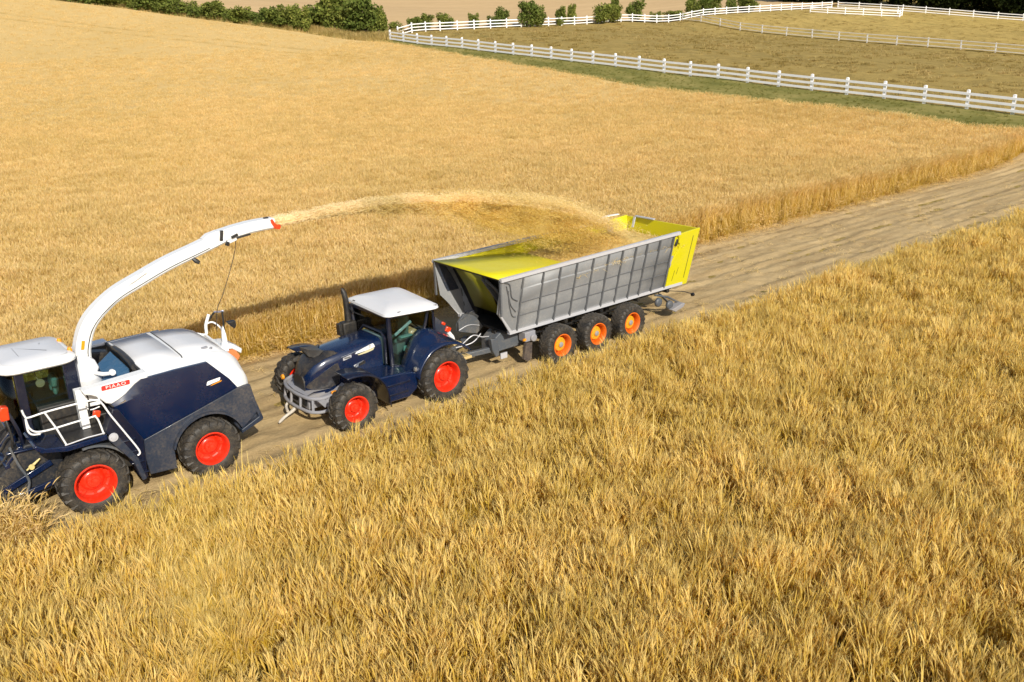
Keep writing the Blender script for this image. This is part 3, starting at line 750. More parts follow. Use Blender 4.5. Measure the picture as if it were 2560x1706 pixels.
def rpoly(pts, r, n=5):
    """plan outline with rounded corners"""
    out = []; m = len(pts)
    for i in range(m):
        p = Vector(pts[i]); a = Vector(pts[i - 1]); b = Vector(pts[(i + 1) % m])
        u = (a - p).normalized(); v = (b - p).normalized(); rr = r[i] if hasattr(r, '__len__') else r
        for k in range(n + 1):
            t = k / n
            out.append(tuple((1 - t) ** 2 * (p + u * rr) + 2 * t * (1 - t) * p + t * t * (p + v * rr)))
    return out
def inset(out, d):
    c = Vector((sum(p[0] for p in out) / len(out), sum(p[1] for p in out) / len(out)))
    return [tuple(Vector(p) + (c - Vector(p)).normalized() * d) for p in out]
def shell(mb, levels):
    """levels of (outline, z) lofted and capped with a slightly crowned top"""
    mb.loft([[(p[0], p[1], z) for p in o] for o, z in levels])

# ================================================================== forage harvester
O = Vector((6.0, 25.1, 0))
hv = empty('forage_harvester', O)
tag(hv, 'navy and white forage harvester with red rims and a long curved white spout', 'harvester')
def hb(): return MB(O)
YC = 25.1
def mir(y): return 2 * YC - y

# wheels (locations are relative to the harvester's base point)
fw = wheel('wheel', hv, 4.38 - 6, 23.20 - YC, 0.875, 1.75, 0.70, 0.50, 20, M['red'], M['red'])
wheel_copy(fw, hv, 4.38 - 6, mir(23.20) - YC, 0.875, True)
rw = wheel('wheel', hv, 7.50 - 6, 23.17 - YC, 0.84, 1.68, 0.62, 0.46, 20, M['red'], M['red'])
wheel_copy(rw, hv, 7.50 - 6, mir(23.17) - YC, 0.84, True)

mb = hb(); mb.box(3.6, 8.7, 23.85, 26.35, 0.62, 2.9); mb.box(5.4, 8.6, 23.5, 26.7, 1.75, 3.0); mb.box(4.6, 6.2, 23.6, 26.6, 1.5, 2.45)
mb.lathe([(0.16, -1.7), (0.16, 1.7)], (4.38, YC, 0.85), 16); mb.lathe([(0.14, -1.7), (0.14, 1.7)], (7.5, YC, 0.82), 16)
mb.build('chassis', M['black'], hv, 0.03)

# white engine cover: shoulders, flat top, rounded tail
secs = []
for X, yn, zs, zt, zl in ((6.16, 23.12, 3.27, 3.42, 3.0), (6.7, 23.12, 3.28, 3.45, 3.0), (7.3, 23.12, 3.28, 3.46, 3.0), (7.9, 23.12, 3.26, 3.43, 2.6), (8.35, 23.13, 3.12, 3.36, 2.3), (8.62, 23.17, 2.95, 3.24, 2.3), (8.82, 23.24, 2.72, 3.02, 2.28), (8.93, 23.33, 2.5, 2.75, 2.28), (8.98, 23.5, 2.36, 2.5, 2.27)):
    half = [(yn, zl), (yn, zs - .12), (yn + .015, zs - .03), (yn + .07, zs + .03), (yn + .42, zt - .03), (yn + .56, zt), (YC - .5, zt + .03)]
    s = [(X, y, z) for y, z in half] + [(X, mir(y), z) for y, z in reversed(half)]
    secs.append(s)
mb = hb(); mb.loft(secs); hood = mb.build('engine_cover', M['white'], hv, smooth=28)
mb = hb(); mb.tube([(7.28, 23.58, 3.445), (7.30, 23.72, 3.472), (7.33, 24.6, 3.49), (7.36, 25.6, 3.49), (7.38, 26.5, 3.47)], 0.016, 6); mb.build('seam', M['charcoal'], hood)
mb = hb(); mb.obox((8.05, 23.95, 3.45), (.09, .035, .03), (0, .05, .3)); mb.obox((8.2, 23.86, 3.42), (.05, .03, .03), (0, 0, .8)); mb.build('latch', M['bumper'], hood, 0.01)
# added matt sheet on the cover: its grey paints in the top's weaker light
mb = hb(); mb.loft([[(X, y0, z0), (X, YC - .5, z1), (X, YC + .5, z1), (X, mir(y0), z0)] for X, y0, z0, z1 in ((6.2, 23.70, 3.428, 3.456), (6.7, 23.70, 3.456, 3.486), (7.25, 23.70, 3.466, 3.494))], cap=False, closed=False)
mb.loft([[(X, y0, z0), (X, YC - .5, z1), (X, YC + .5, z1), (X, mir(y0), z0)] for X, y0, z0, z1 in ((7.36, 23.70, 3.464, 3.492), (7.9, 23.70, 3.437, 3.466), (8.33, 23.72, 3.366, 3.396), (8.58, 23.80, 3.255, 3.285))], cap=False, closed=False)
mb.build('shaded_top', M['offwhite'], hood, solid=0.012, smooth=28)

def both(fn, name, mat, **kw):
    for s in (0, 1):
        mb = hb(); fn(mb, (lambda y: y) if s == 0 else mir); mb.build(name, mat, hv, **kw)
# navy side panel with its crease
top = [(5.16, 2.83), (5.38, 2.90), (5.56, 3.0), (5.82, 3.2), (6.0, 3.295), (6.9, 3.315), (7.78, 3.31)]
rid = [(5.20, 2.76), (5.42, 2.80), (5.75, 2.86), (6.1, 2.89), (6.45, 2.89), (7.2, 2.84), (8.30, 2.70)]
bot = [(5.24, 2.66), (5.36, 2.42), (5.5, 2.16), (5.65, 1.88), (5.79, 1.62), (7.1, 1.97), (8.52, 2.36)]
def navy_panel(mb, f):
    yt, yr, yb = f(23.10), f(23.03), f(23.09); ins = f(23.2)
    mb.loft([[(x, ins, z) for x, z in top], [(x, yt, z) for x, z in top], [(x, yr, z) for x, z in rid], [(x, yb, z) for x, z in bot], [(x, ins, z) for x, z in bot]], cap=False, closed=False)
    mb.face((5.16, ins, 2.83), (5.16, yt, 2.83), (5.2, yr, 2.76), (5.24, yb, 2.66), (5.24, ins, 2.66))
    mb.face((7.78, ins, 3.31), (7.78, yt, 3.31), (8.3, yr, 2.7), (8.52, yb, 2.36), (8.52, ins, 2.36))
both(navy_panel, 'side_panel', M['navy'], smooth=20)
# white shoulder ahead of the cover
sh = [(4.55, 3.34), (5.02, 3.37), (6.18, 3.44), (6.18, 3.22), (6.0, 3.285), (5.82, 3.19), (5.56, 2.99), (5.38, 2.89), (5.16, 2.815), (5.04, 2.88), (4.95, 3.0), (4.83, 3.13), (4.70, 3.20), (4.58, 3.235)]
both(lambda mb, f: mb.prism(sh, f(23.115), f(23.5)), 'shoulder_panel', M['white'], bevel=0.03)
# slate lower panel with the wheel arch, rear cowl and lip
low = [(5.79, 1.60), (7.1, 1.95), (8.52, 2.34), (8.9, 2.34), (8.98, 1.9), (9.05, 1.5), (8.55, 1.1)] + arc(7.5, 0.84, 1.02, 12, 162, 16) + [(6.53, 0.5), (5.8, 0.56), (5.74, 1.1)]
both(lambda mb, f: mb.prism(low, f(23.09), f(23.22)), 'lower_panel', M['slate'], bevel=0.015)
def lip(mb, f):
    o = arc(7.5, 0.84, 1.06, 20, 165, 18); i = arc(7.5, 0.84, 1.00, 20, 165, 18)
    mb.loft([[(a[0], f(22.98), a[1]), (a[0], f(23.2), a[1]), (b[0], f(23.2), b[1]), (b[0], f(22.98), b[1])] for a, b in zip(o, i)])
both(lip, 'wheel_arch', M['slate'], smooth=50)
mb = hb(); mb.prism([(8.4, 2.32), (8.92, 2.32), (9.0, 1.95), (9.14, 1.2), (8.5, 0.93), (8.35, 1.2)], 23.22, mir(23.22)); cowl = mb.build('rear_cowl', M['slate'], hv, 0.06, 3)
for y0, y1 in ((23.06, 23.24), (mir(23.24), mir(23.06))):
    mb = hb(); mb.prism([(8.46, 0.94), (9.12, 1.17), (9.15, 1.24), (8.95, 1.95), (8.88, 1.93), (9.02, 1.3), (8.46, 1.06)], y0, y1); mb.build('bumper_lip', M['slate'], cowl, 0.02)
# badge and small labels
bd = hb(); bd.prism(rpoly([(4.99, 3.24), (5.70, 3.245), (5.71, 3.365), (5.0, 3.365)], 0.03), 23.098, 23.112); bd = bd.build('badge', M['redbadge'], hv)
MT = Matrix.Translation((5.35, 23.096, 3.302)) @ Matrix.Rotation(R(90), 4, 'X')
text_mesh('lettering', 'PIAAO', 0.12, MT, M['white'], bd, O, 0.003, 1.25, 1.25)
lb = hb(); lb.prism(rpoly([(7.64, 2.66), (8.03, 2.72), (8.06, 2.81), (7.68, 2.78)], 0.03), 23.03, 23.045); lb = lb.build('maker_plate', M['white'], hv)
mb = hb(); mb.prism([(7.75, 2.625), (8.06, 2.68), (8.10, 2.72), (7.8, 2.655)], 23.032, 23.046); mb.build('stripe', M['amber'], lb)
mb = hb(); mb.prism([(5.28, 2.78), (5.52, 2.87), (5.5, 2.83), (5.3, 2.755)], 23.035, 23.05); mb.build('glint_strip', M['chrome'], hv)

# open bay behind the cab: walls, cooling housing, pads
mb = hb(); mb.box(4.7, 6.2, 23.5, 26.7, 2.86, 2.92); mb.box(6.1, 6.17, 23.5, 26.7, 2.9, 3.40); mb.box(4.7, 6.15, 26.55, 26.62, 2.9, 3.36)
mb.build('bay_lining', M['black'], hv)
mb = hb(); mb.loft([[(5.18, 24.05, 2.93), (5.85, 23.75, 2.93), (6.08, 24.3, 2.93), (6.05, 26.1, 2.93), (5.4, 25.6, 2.93)], [(5.35, 24.2, 3.06), (5.95, 23.95, 3.16), (6.06, 24.35, 3.26), (6.04, 25.95, 3.36), (5.55, 25.4, 3.26)]])
mb.build('cooling_housing', paint('blue_housing', (0.035, 0.10, 0.19), 0.25, 0.6, 0.2), hv, 0.03)
mb = hb(); mb.tube(bez([(6.1, 23.85, 3.30), (6.12, 24.3, 3.41), (6.14, 25.2, 3.45), (6.12, 26.0, 3.43)], 4), [0.05] + [0.085] * 11 + [0.05], 10); mb.build('intake_pad', M['charcoal'], hv, smooth=60)
mb = hb(); mb.prism([(4.8, 2.95), (6.05, 2.95), (6.05, 3.3), (5.5, 3.38), (4.9, 3.2)], 26.1, 26.5); mb.build('filter_box', M['charcoal'], hv, 0.05)

# spout
sp = [(5.02, 3.35), (5.04, 3.7), (5.09, 4.03), (5.28, 4.5), (5.60, 4.87), (6.15, 5.25), (6.80, 5.52), (7.66, 5.84), (8.54, 6.09), (9.38, 6.34)]
path = bez([(x, 24.78 + 0.03 * (x - 5), z) for x, z in sp], 6)
def duct(mb, path, wid, th, yo=0.0):
    secs = []
    for i, p in enumerate(path):
        t = (path[min(i + 1, len(path) - 1)] - path[max(i - 1, 0)]).normalized(); s = Vector((0, 1, 0)); u = t.cross(s).normalized()
        if u.z < 0 or (abs(u.z) < .2 and u.x > 0): u = -u
        k = i / (len(path) - 1); a = wid(k) / 2; b = th(k) / 2; c = 0.05
        secs.append([p + s * (yo + q[0]) + u * q[1] for q in ((-a, -b + c), (-a, b - c), (-a + c, b), (a - c, b), (a, b - c), (a, -b + c), (a - c, -b), (-a + c, -b))])
    mb.loft(secs)
mb = hb(); duct(mb, path, lambda k: 0.46 - .06 * k, lambda k: 0.40 - .08 * k); spout = mb.build('spout', M['white'], hv, smooth=25)
# flange strip along the lower side, cover plates, hose, hinge
mb = hb(); duct(mb, [p + Vector((0.0, -0.02, -0.13)) for p in path[8:]], lambda k: 0.42, lambda k: 0.12); mb.build('lower_duct', M['white'], spout, smooth=25)
mb = hb()
hose = []
for i in range(6, len(path) - 4):
    t = (path[i + 1] - path[i - 1]).normalized(); u = t.cross(Vector((0, 1, 0))); u = u if u.z > 0 else -u
    hose.append(path[i] + Vector((0, -0.225, 0)) - u * 0.10)
mb.tube(hose, 0.014, 6); mb.build('hose', M['black'], spout)
mb = hb(); mb.beam((6.55, 24.62, 5.55), (7.0, 24.63, 5.76), 0.12, 0.07); mb.tube([(6.5, 24.60, 5.48), (6.68, 24.59, 5.56), (6.95, 24.6, 5.70), (7.02, 24.6, 5.76)], 0.016, 6); mb.build('joint_cover', M['white'], spout, 0.02)
mb = hb(); mb.lathe([(0.40, 2.92), (0.40, 3.2), (0.30, 3.3), (0.28, 3.55), (0, 3.55)], (5.02, 24.75, 0), 28, ax='Z'); mb.prism([(4.58, 3.2), (4.9, 3.9), (5.02, 3.9), (5.28, 3.65), (5.36, 3.42), (5.25, 3.2)], 24.5, 25.0); mb.build('turret', M['offwhite'], spout, 0.04, 3)
mb = hb(); mb.tube([(5.2, 24.42, 3.32), (5.36, 24.2, 3.30), (5.5, 24.05, 3.33)], [.05, .06, .05], 10); mb.lathe([(0, -.06), (.08, -.05), (.08, .05), (0, .06)], (5.54, 24.02, 3.36), 14); mb.build('swing_cylinder', M['white'], spout, smooth=50)
mb = hb(); mb.prism([(5.0, 4.0), (5.08, 3.99), (5.14, 4.22), (5.06, 4.24)], 24.535, 24.55); mb.build('warning_label', M['amber'], spout)
mb = hb(); mb.tube([(8.35, 24.66, 5.88), (8.42, 24.62, 5.80), (8.5, 24.6, 5.74)], [.05, .07, .05], 8); mb.build('camera', M['black'], spout)
# end flap in two pieces
fp = [Vector((9.30, 24.92, 6.33)), Vector((9.7, 24.93, 6.40)), Vector((10.2, 24.95, 6.455)), Vector((10.6, 24.97, 6.47)), Vector((10.98, 24.98, 6.47))]
mb = hb(); duct(mb, fp, lambda k: 0.46, lambda k: 0.34 - 0.03 * k); flap = mb.build('spout_flap', M['white'], spout, smooth=25)
mb = hb(); mb.prism([(8.75, 6.33), (8.92, 6.45), (9.25, 6.52), (9.32, 6.42), (9.0, 6.30)], 24.74, 25.06); mb.build('hinge_cover', M['white'], spout, 0.03)
mb = hb(); mb.obox((9.28, 24.70, 6.38), (.045, .03, .15), (0, .2, 0)); mb.build('hinge_block', M['charcoal'], spout, 0.008)
mb = hb(); mb.obox((9.42, 24.70, 6.12), (.05, .04, .06), (0, .4, 0)); mb.build('lower_pivot', M['charcoal'], spout, 0.008)
mb = hb(); mb.beam((9.55, 24.66, 6.29), (9.75, 24.66, 6.35), .05, .07); mb.beam((9.72, 24.70, 6.24), (10.15, 24.71, 6.285), .06, .05); mb.build('actuator', M['charcoal'], spout, 0.008)
mb = hb(); mb.beam((10.72, 24.95, 6.64), (10.86, 24.95, 6.645), .1, .04); mb.build('tip_sensor', M['charcoal'], spout, 0.008)
mb = hb(); mb.prism([(9.42, 6.14), (9.5, 6.10), (9.72, 6.16), (9.82, 6.25), (9.62, 6.29), (9.5, 6.25)], 24.72, 25.14); mb.build('lower_flap', M['white'], spout, 0.02)
redp = [(10.83, 6.60), (10.90, 6.62), (10.96, 6.50), (11.04, 6.42), (11.12, 6.43), (11.15, 6.36), (11.10, 6.28), (11.0, 6.29), (10.90, 6.40), (10.85, 6.5)]
mb = hb(); mb.prism(redp, 24.72, 24.76); mb.prism(redp, 25.2, 25.24); mb.prism([(10.9, 6.33), (11.1, 6.27), (11.12, 6.31), (10.92, 6.37)], 24.76, 25.2); mb.build('tip_guard', M['redlens'], flap, 0.012)
# brace wire under the spout
mb = hb(); mb.tube(bez([(9.80, 24.98, 6.2), (9.74, 24.99, 5.85), (9.55, 25.0, 5.35), (9.2, 25.0, 4.6), (8.95, 25.0, 4.15), (8.85, 25.0, 3.5)], 5), 0.011, 5); mb.build('cable', M['charcoal'], hv)

# bracket on the tail of the cover
mb = hb(); mb.tube(bez([(8.62, 26.15, 3.2), (8.92, 26.2, 3.1), (8.96, 26.2, 3.4), (9.1, 26.2, 3.72)], 4), 0.05, 8); mb.tube(bez([(9.0, 26.2, 3.44), (9.16, 26.1, 3.47), (9.28, 25.8, 3.3), (9.2, 25.5, 3.1)], 4), 0.028, 8)
mb.prism([(8.62, 3.12), (8.86, 3.06), (8.84, 3.6), (8.79, 3.85), (8.74, 3.7), (8.72, 3.4)], 24.25, 24.35); mb.beam((8.86, 26.1, 3.12), (8.72, 24.3, 3.16), 0.07, 0.07); mb.build('mast_bracket', M['white'], hv, 0.012)
mb = hb(); mb.tube([(8.9, 24.6, 3.05), (8.95, 24.6, 4.2)], 0.03, 8); mb.build('mast', M['black'], hv)
mb = hb(); mb.tube(bez([(9.1, 26.2, 3.55), (9.16, 26.1, 3.7), (9.2, 25.95, 3.82)], 4), 0.03, 6); mb.build('mast_arm', M['black'], hv)
mb = hb(); mb.tube([(9.2, 25.95, 3.83), (9.1, 25.2, 4.02), (8.96, 24.6, 4.2)], 0.03, 8); mb.build('mast_bar', paint('pale_blue_tube', (0.45, 0.5, 0.75), .4), hv)
mb = hb(); mb.prism([(8.97, 3.90), (9.22, 3.90), (9.22, 3.76), (9.16, 3.66), (9.06, 3.78)], 24.35, 24.55); mb.build('work_lamp', M['black'], hv, 0.02)
mb = hb(); mb.loft([[(9.0, 25.6, 2.9), (9.0, 26.3, 2.9), (9.0, 26.3, 2.7), (9.0, 25.6, 2.7)], [(9.5, 25.7, 2.78), (9.5, 26.4, 2.80), (9.5, 26.4, 2.62), (9.5, 25.7, 2.6)], [(9.85, 25.8, 2.5), (9.85, 26.3, 2.52), (9.8, 26.3, 2.36), (9.8, 25.8, 2.35)]]); rd_ = mb.build('rear_deflector', M['white'], hv, 0.03)
mb = hb(); mb.prism([(9.1, 2.66), (9.6, 2.56), (9.74, 2.3), (9.6, 2.12), (9.2, 2.3)], 25.75, 26.3); mb.build('reflector', paint('orange_board', (0.7, .2, .06), .5), rd_, 0.02)

# cab
cb = [(3.05, 23.97), (3.05, mir(23.97)), (4.74, mir(23.97)), (4.74, 23.97)]
ro = rpoly([(2.92, 24.15), (2.92, mir(24.15)), (3.2, mir(23.9)), (4.62, mir(23.9)), (4.80, mir(24.2)), (4.80, 24.2), (4.62, 23.9), (3.2, 23.9)], [.2, .2, .2, .25, .2, .2, .25, .2], 4)
mb = hb(); shell(mb, [(inset(ro, .05), 3.90), (ro, 3.94), (ro, 4.00), (inset(ro, .10), 4.08), (inset(ro, .30), 4.12), (inset(ro, 0.8), 4.14)]); rf = mb.build('cab_roof', M['white'], hv, smooth=30)
mb = hb(); shell(mb, [(inset(ro, .20), 4.118), (inset(ro, .22), 4.132), (inset(ro, .8), 4.152)]); mb.build('shaded_roof', M['offwhite'], rf, smooth=40)  # added cap; the roof top's dimmer light is painted as a greyer white
for q in ((4.72, 24.5, 0), (4.70, 25.5, 0)):
    mb = hb(); mb.lathe([(0.065, 3.98), (0.065, 4.1), (0.045, 4.16), (0, 4.17)], q, 14, ax='Z'); mb.build('beacon', M['amber'], rf)
mb = hb()
for f in ((lambda y: y), mir):
    mb.prism([(3.22, 2.1), (3.44, 2.1), (3.46, 3.95), (3.25, 3.95)], f(24.04), f(24.2))
    mb.prism([(4.38, 2.1), (4.7, 2.1), (4.7, 3.95), (4.38, 3.95)], f(24.04), f(24.2))
    mb.prism([(3.22, 2.06), (4.7, 2.06), (4.7, 2.2), (3.22, 2.2)], f(24.05), f(24.25))
    mb.prism([(3.22, 3.84), (4.7, 3.84), (4.7, 3.95), (3.22, 3.95)], f(24.05), f(24.25))
mb.box(4.6, 4.7, 24.1, mir(24.1), 2.1, 3.92); mb.box(3.2, 4.7, 24.15, mir(24.15), 2.02, 2.1)
cf = mb.build('cab_frame', M['navy_dark'], hv, 0.02)
for f in ((lambda y: y), mir):
    mb = hb(); mb.face((3.44, f(24.06), 2.2), (4.38, f(24.06), 2.2), (4.38, f(24.06), 3.86), (3.46, f(24.06), 3.86)); mb.build('side_window', M['glass_dark'], hv, smooth=0, solid=0.01)
mb = hb(); mb.loft([[(3.22, 24.15, z), (3.0 + k, 24.7, z), (2.95 + k, YC, z), (3.0 + k, mir(24.7), z), (3.22, mir(24.15), z)] for z, k in ((2.0, 0), (3.0, -.06), (3.92, .02))], cap=False, closed=False); mb.build('windscreen', M['glass_dark'], hv, smooth=60, solid=0.01)
mb = hb(); mb.obox((4.28, 25.1, 2.98), (.07, .27, .36), (0, .12, 0)); mb.obox((4.05, 25.1, 2.6), (.26, .28, .07)); mb.obox((4.0, 25.1, 2.35), (.18, .2, .2)); st = mb.build('seat', M['seat'], hv, 0.06, 3)
mb = hb(); mb.obox((4.24, 24.95, 3.22), (.07, .24, .13), (0, .12, 0)); mb.obox((4.22, 24.75, 2.98), (.05, .09, .09)); mb.obox((4.22, 25.15, 2.98), (.05, .09, .09)); mb.build('headrest', M['teal'], st, 0.05, 3)
mb = hb(); mb.tube([(3.5, 25.1, 2.15), (3.62, 25.1, 2.75)], .05, 8); mb.tube([(3.63 + .08 * math.sin(a), 25.1 + .21 * math.cos(a), 2.8 + .19 * math.sin(a)) for a in [2 * PI * i / 20 for i in range(20)]], .02, 6, True); mb.build('steering_wheel', M['black'], hv)
mb = hb(); mb.lathe([(0, -.012), (.11, -.01), (.11, .01), (0, .012)], (3.86, 24.42, 3.4), 20); mb.tube([(3.86, 24.42, 3.4), (3.75, 24.5, 3.75), (3.6, 24.6, 3.86)], .012, 6); mb.build('inside_mirror', paint('mirror_back', (.6, .42, .3), .5), hv)
mb = hb(); mb.lathe([(0, -.02), (.10, -.02), (.13, .02), (0, .03)], (3.20, 24.75, 2.62), 18, ax='X'); mb.build('amber_lamp', M['amber'], hv)
mb = hb(); mb.prism([(2.72, 2.85), (2.92, 2.85), (2.94, 3.2), (2.78, 3.24), (2.7, 3.1)], 23.75, 23.95); mb.build('side_marker', M['redlens'], hv, 0.03)
mb = hb(); mb.tube(bez([(2.92, 23.85, 3.0), (3.05, 23.8, 2.5), (3.1, 23.9, 2.0)], 4), .045, 8); mb.build('marker_arm', M['navy_dark'], hv)

# step platform, railing, ladder
mb = hb(); mb.prism([(3.15, 2.3), (3.3, 2.12), (3.9, 1.98), (4.86, 2.0), (4.86, 2.14), (3.9, 2.12), (3.4, 2.22), (3.22, 2.36)], 22.84, 24.05); mb.build('platform', M['navy'], hv, 0.02)
mb = hb(); mb.box(3.85, 4.84, 22.9, 24.02, 2.142, 2.16); mb.build('platform_tread', M['charcoal'], hv)
mb = hb(); rt_ = 0.024
mb.tube(bez([(3.10, 22.9, 3.34), (3.13, 22.9, 3.18), (3.2, 22.9, 3.11), (3.57, 22.9, 3.14), (4.2, 22.9, 3.15), (4.72, 22.9, 3.13), (4.88, 22.9, 3.02), (5.05, 22.88, 2.6), (5.3, 22.86, 2.05), (5.56, 22.84, 1.45), (5.5, 22.84, 1.33)], 5), rt_, 8)
mb.tube(bez([(3.14, 22.9, 3.1), (3.17, 22.9, 2.85), (3.30, 22.9, 2.70), (3.6, 22.9, 2.66), (4.1, 22.9, 2.68), (4.70, 22.9, 2.70)], 5), rt_, 8)
mb.tube([(3.57, 22.9, 3.14), (3.75, 22.9, 2.66), (3.9, 22.9, 2.14)], rt_, 8); mb.tube(bez([(4.68, 22.9, 2.70), (4.74, 22.9, 2.55), (4.8, 22.9, 2.16)], 4), rt_, 8)
mb.tube(bez([(3.14, 22.9, 3.1), (3.13, 22.9, 2.8), (3.2, 22.9, 2.66), (3.38, 22.9, 2.62)], 4), rt_, 8); mb.tube(bez([(4.72, 23.6, 3.12), (4.9, 23.3, 3.1), (4.86, 22.95, 3.08)], 4), rt_, 8)
mb.build('railing', M['white'], hv)
mb = hb(); mb.tube([(3.86, 22.88, 2.15), (4.4, 22.87, 2.2), (4.82, 22.87, 2.19)], 0.018, 6); mb.build('edge_rail', M['rail_steel'], hv)
mb = hb(); mb.prism([(4.86, 2.16), (5.12, 2.74), (5.26, 2.70), (5.74, 1.7), (5.68, 0.58), (5.48, 0.66), (5.32, 1.3), (5.02, 1.9)], 22.92, 23.3)
for k in range(4):
    z = 0.75 + .34 * k; mb.box(5.44 - .12 * k, 5.72 - .06 * k, 22.86, 23.1, z, z + .05)
ldr = mb.build('ladder', M['navy_dark'], hv, 0.015)
mb = hb(); mb.prism([(4.87, 1.98), (5.05, 2.15), (5.5, 1.25), (5.62, .62), (5.5, .6), (5.36, 1.2)], 22.78, 22.915); mb.build('ladder_side', M['slate'], ldr, 0.02)
mb = hb(); mb.lathe([(0, -.05), (.06, -.045), (.065, -.02), (.11, -.02), (.12, .01), (.1, .04), (0, .04)], (4.98, 22.74, 2.06), 24); mb.build('round_lamp', M['rail_steel'], hv)
mb = hb(); mb.obox((4.74, 22.98, 2.72), (.09, .05, .09), (0, .3, 0)); mb.build('tail_light', M['redlens'], hv, 0.03, 3)
mb = hb(); mb.box(4.46, 4.66, 23.55, 23.8, 2.17, 3.25); mb.box(4.66, 5.05, 23.5, 23.8, 2.75, 3.12); mb.tube(bez([(4.52, 23.5, 3.15), (4.6, 23.44, 2.9), (4.7, 23.44, 2.7), (4.95, 23.44, 2.72)], 4), .02, 6); mb.build('access_box', M['white'], hv, 0.02)
mb = hb(); mb.tube(bez([(4.6, 23.4, 3.22), (4.85, 23.3, 3.18), (5.0, 23.2, 3.0), (5.2, 23.12, 2.74)], 5), .03, 8); mb.tube(bez([(4.66, 23.4, 3.2), (4.70, 23.4, 3.0), (4.66, 23.42, 2.5)], 4), .02, 6); mb.build('hose', M['black'], hv)
mb = hb(); o = arc(4.38, .875, 1.04, 35, 98, 8); i = arc(4.38, .875, .98, 35, 98, 8)
mb.loft([[(a[0], 22.95, a[1]), (a[0], 23.6, a[1]), (b[0], 23.6, b[1]), (b[0], 22.95, b[1])] for a, b in zip(o, i)]); mb.build('front_mudguard', M['frame'], hv, smooth=50)
# feeder housing and linkage at the front
mb = hb(); mb.prism([(3.9, 2.05), (3.1, 2.1), (2.55, 1.55), (1.9, 1.05), (1.95, .45), (2.6, .5), (3.9, .8)], 23.75, mir(23.75)); fh = mb.build('feeder_housing', paint('matt_black_steel', (.008, .010, .016), .6, 0, .3), hv, 0.04)
for yy in (24.0, 24.6, 25.3):
    mb = hb(); mb.tube(bez([(3.1, yy, 2.14), (2.85, yy + .1, 2.02), (2.6, yy + .05, 1.72), (2.3, yy + .15, 1.45), (2.0, yy + .1, 1.2)], 4), .035, 6); mb.build('feeder_hose', M['black'], fh)
mb = hb(); mb.beam((2.62, 23.72, 1.66), (2.62, 26.4, 1.66), .12, .1); mb.beam((3.0, 23.72, 2.06), (3.0, 26.4, 2.06), .1, .08); mb.beam((2.62, 23.8, 1.68), (3.0, 23.8, 2.08), .08, .06); mb.beam((2.62, 25.0, 1.68), (3.0, 25.0, 2.08), .08, .06); mb.build('feeder_frame', M['navy'], fh, .01)
mb = hb(); mb.tube(bez([(2.78, 23.75, 2.0), (2.86, 23.7, 2.35), (2.84, 23.75, 2.75), (2.82, 23.82, 2.95)], 4), .03, 6); mb.build('marker_stalk', M['black'], fh)
mb = hb(); mb.beam((3.7, 23.62, 0.98), (2.3, 23.62, 0.78), .1, .14); mb.beam((3.6, 23.66, 1.5), (2.4, 23.66, 1.05), .06, .16); mb.beam((3.45, 23.7, 1.98), (2.65, 23.7, 2.02), .12, .05); mb.build('lift_arm', M['navy'], fh, 0.015)
mb = hb(); mb.tube([(3.35, 23.6, 1.70), (3.2, 23.6, 1.60), (3.0, 23.6, 1.48)], [.02, .035, .02], 8); mb.lathe([(0, -.04), (.06, -.04), (.08, 0), (0, .04)], (3.12, 23.55, 1.55), 14); mb.build('yellow_cap', paint('pale_yellow_cap', (.62, .5, .2), .4), fh)
mb = hb(); mb.box(1.55, 2.1, 21.9, mir(21.9), .35, .8); mb.box(1.9, 2.05, 22.6, mir(22.6), .8, 1.6); mb.build('pickup_head', M['navy_dark'], fh, 0.04)
mb = hb(); mb.tube(bez([(2.75, 23.62, 2.2), (2.85, 23.6, 1.7), (3.0, 23.6, 1.2), (2.9, 23.6, .9)], 4), .035, 8); mb.build('drive_shaft_cover', M['frame'], fh)
# ================================================================== tractor
O2 = Vector((13.7, 24.8, 0))
tr = empty('tractor', O2)
tag(tr, 'navy tractor with white cab roof and red rims pulling the grey trailer', 'tractor')
def tb(): return MB(O2)
YT = 24.8
def mt(y): return 2 * YT - y
a_ = wheel('wheel', tr, 11.98 - 13.7, 22.88 - YT, .78, 1.56, 0.54, 0.40, 18, M['red'], M['red'])
wheel_copy(a_, tr, 11.98 - 13.7, mt(22.88) - YT, .78, True)
b_ = wheel('wheel', tr, 15.42 - 13.7, 22.93 - YT, .92, 1.84, 0.64, 0.50, 20, M['red'], M['red'])
wheel_copy(b_, tr, 15.42 - 13.7, mt(22.93) - YT, .92, True)
mb = tb(); mb.box(11.5, 16.1, 24.2, 25.4, .62, 1.12); mb.lathe([(.12, -1.8), (.12, 1.8)], (11.98, YT, .76), 14); mb.lathe([(.17, -1.8), (.17, 1.8)], (15.42, YT, .9), 14); mb.box(15.2, 16.2, 24.0, 25.6, .7, 1.5); mb.box(14.0, 15.5, 24.0, 25.6, 1.0, 1.3)
mb.build('chassis', M['charcoal'], tr, 0.03)
ST = [(11.17, 24.46, 1.00, 1.36, 1.55), (11.30, 24.30, .97, 1.56, 1.82), (11.5, 24.19, .95, 1.76, 2.03), (11.85, 24.12, .95, 1.93, 2.15), (12.4, 24.09, .95, 2.05, 2.22), (12.9, 24.08, .95, 2.11, 2.26), (13.4, 24.07, .95, 2.16, 2.30), (13.86, 24.07, .95, 2.19, 2.32)]
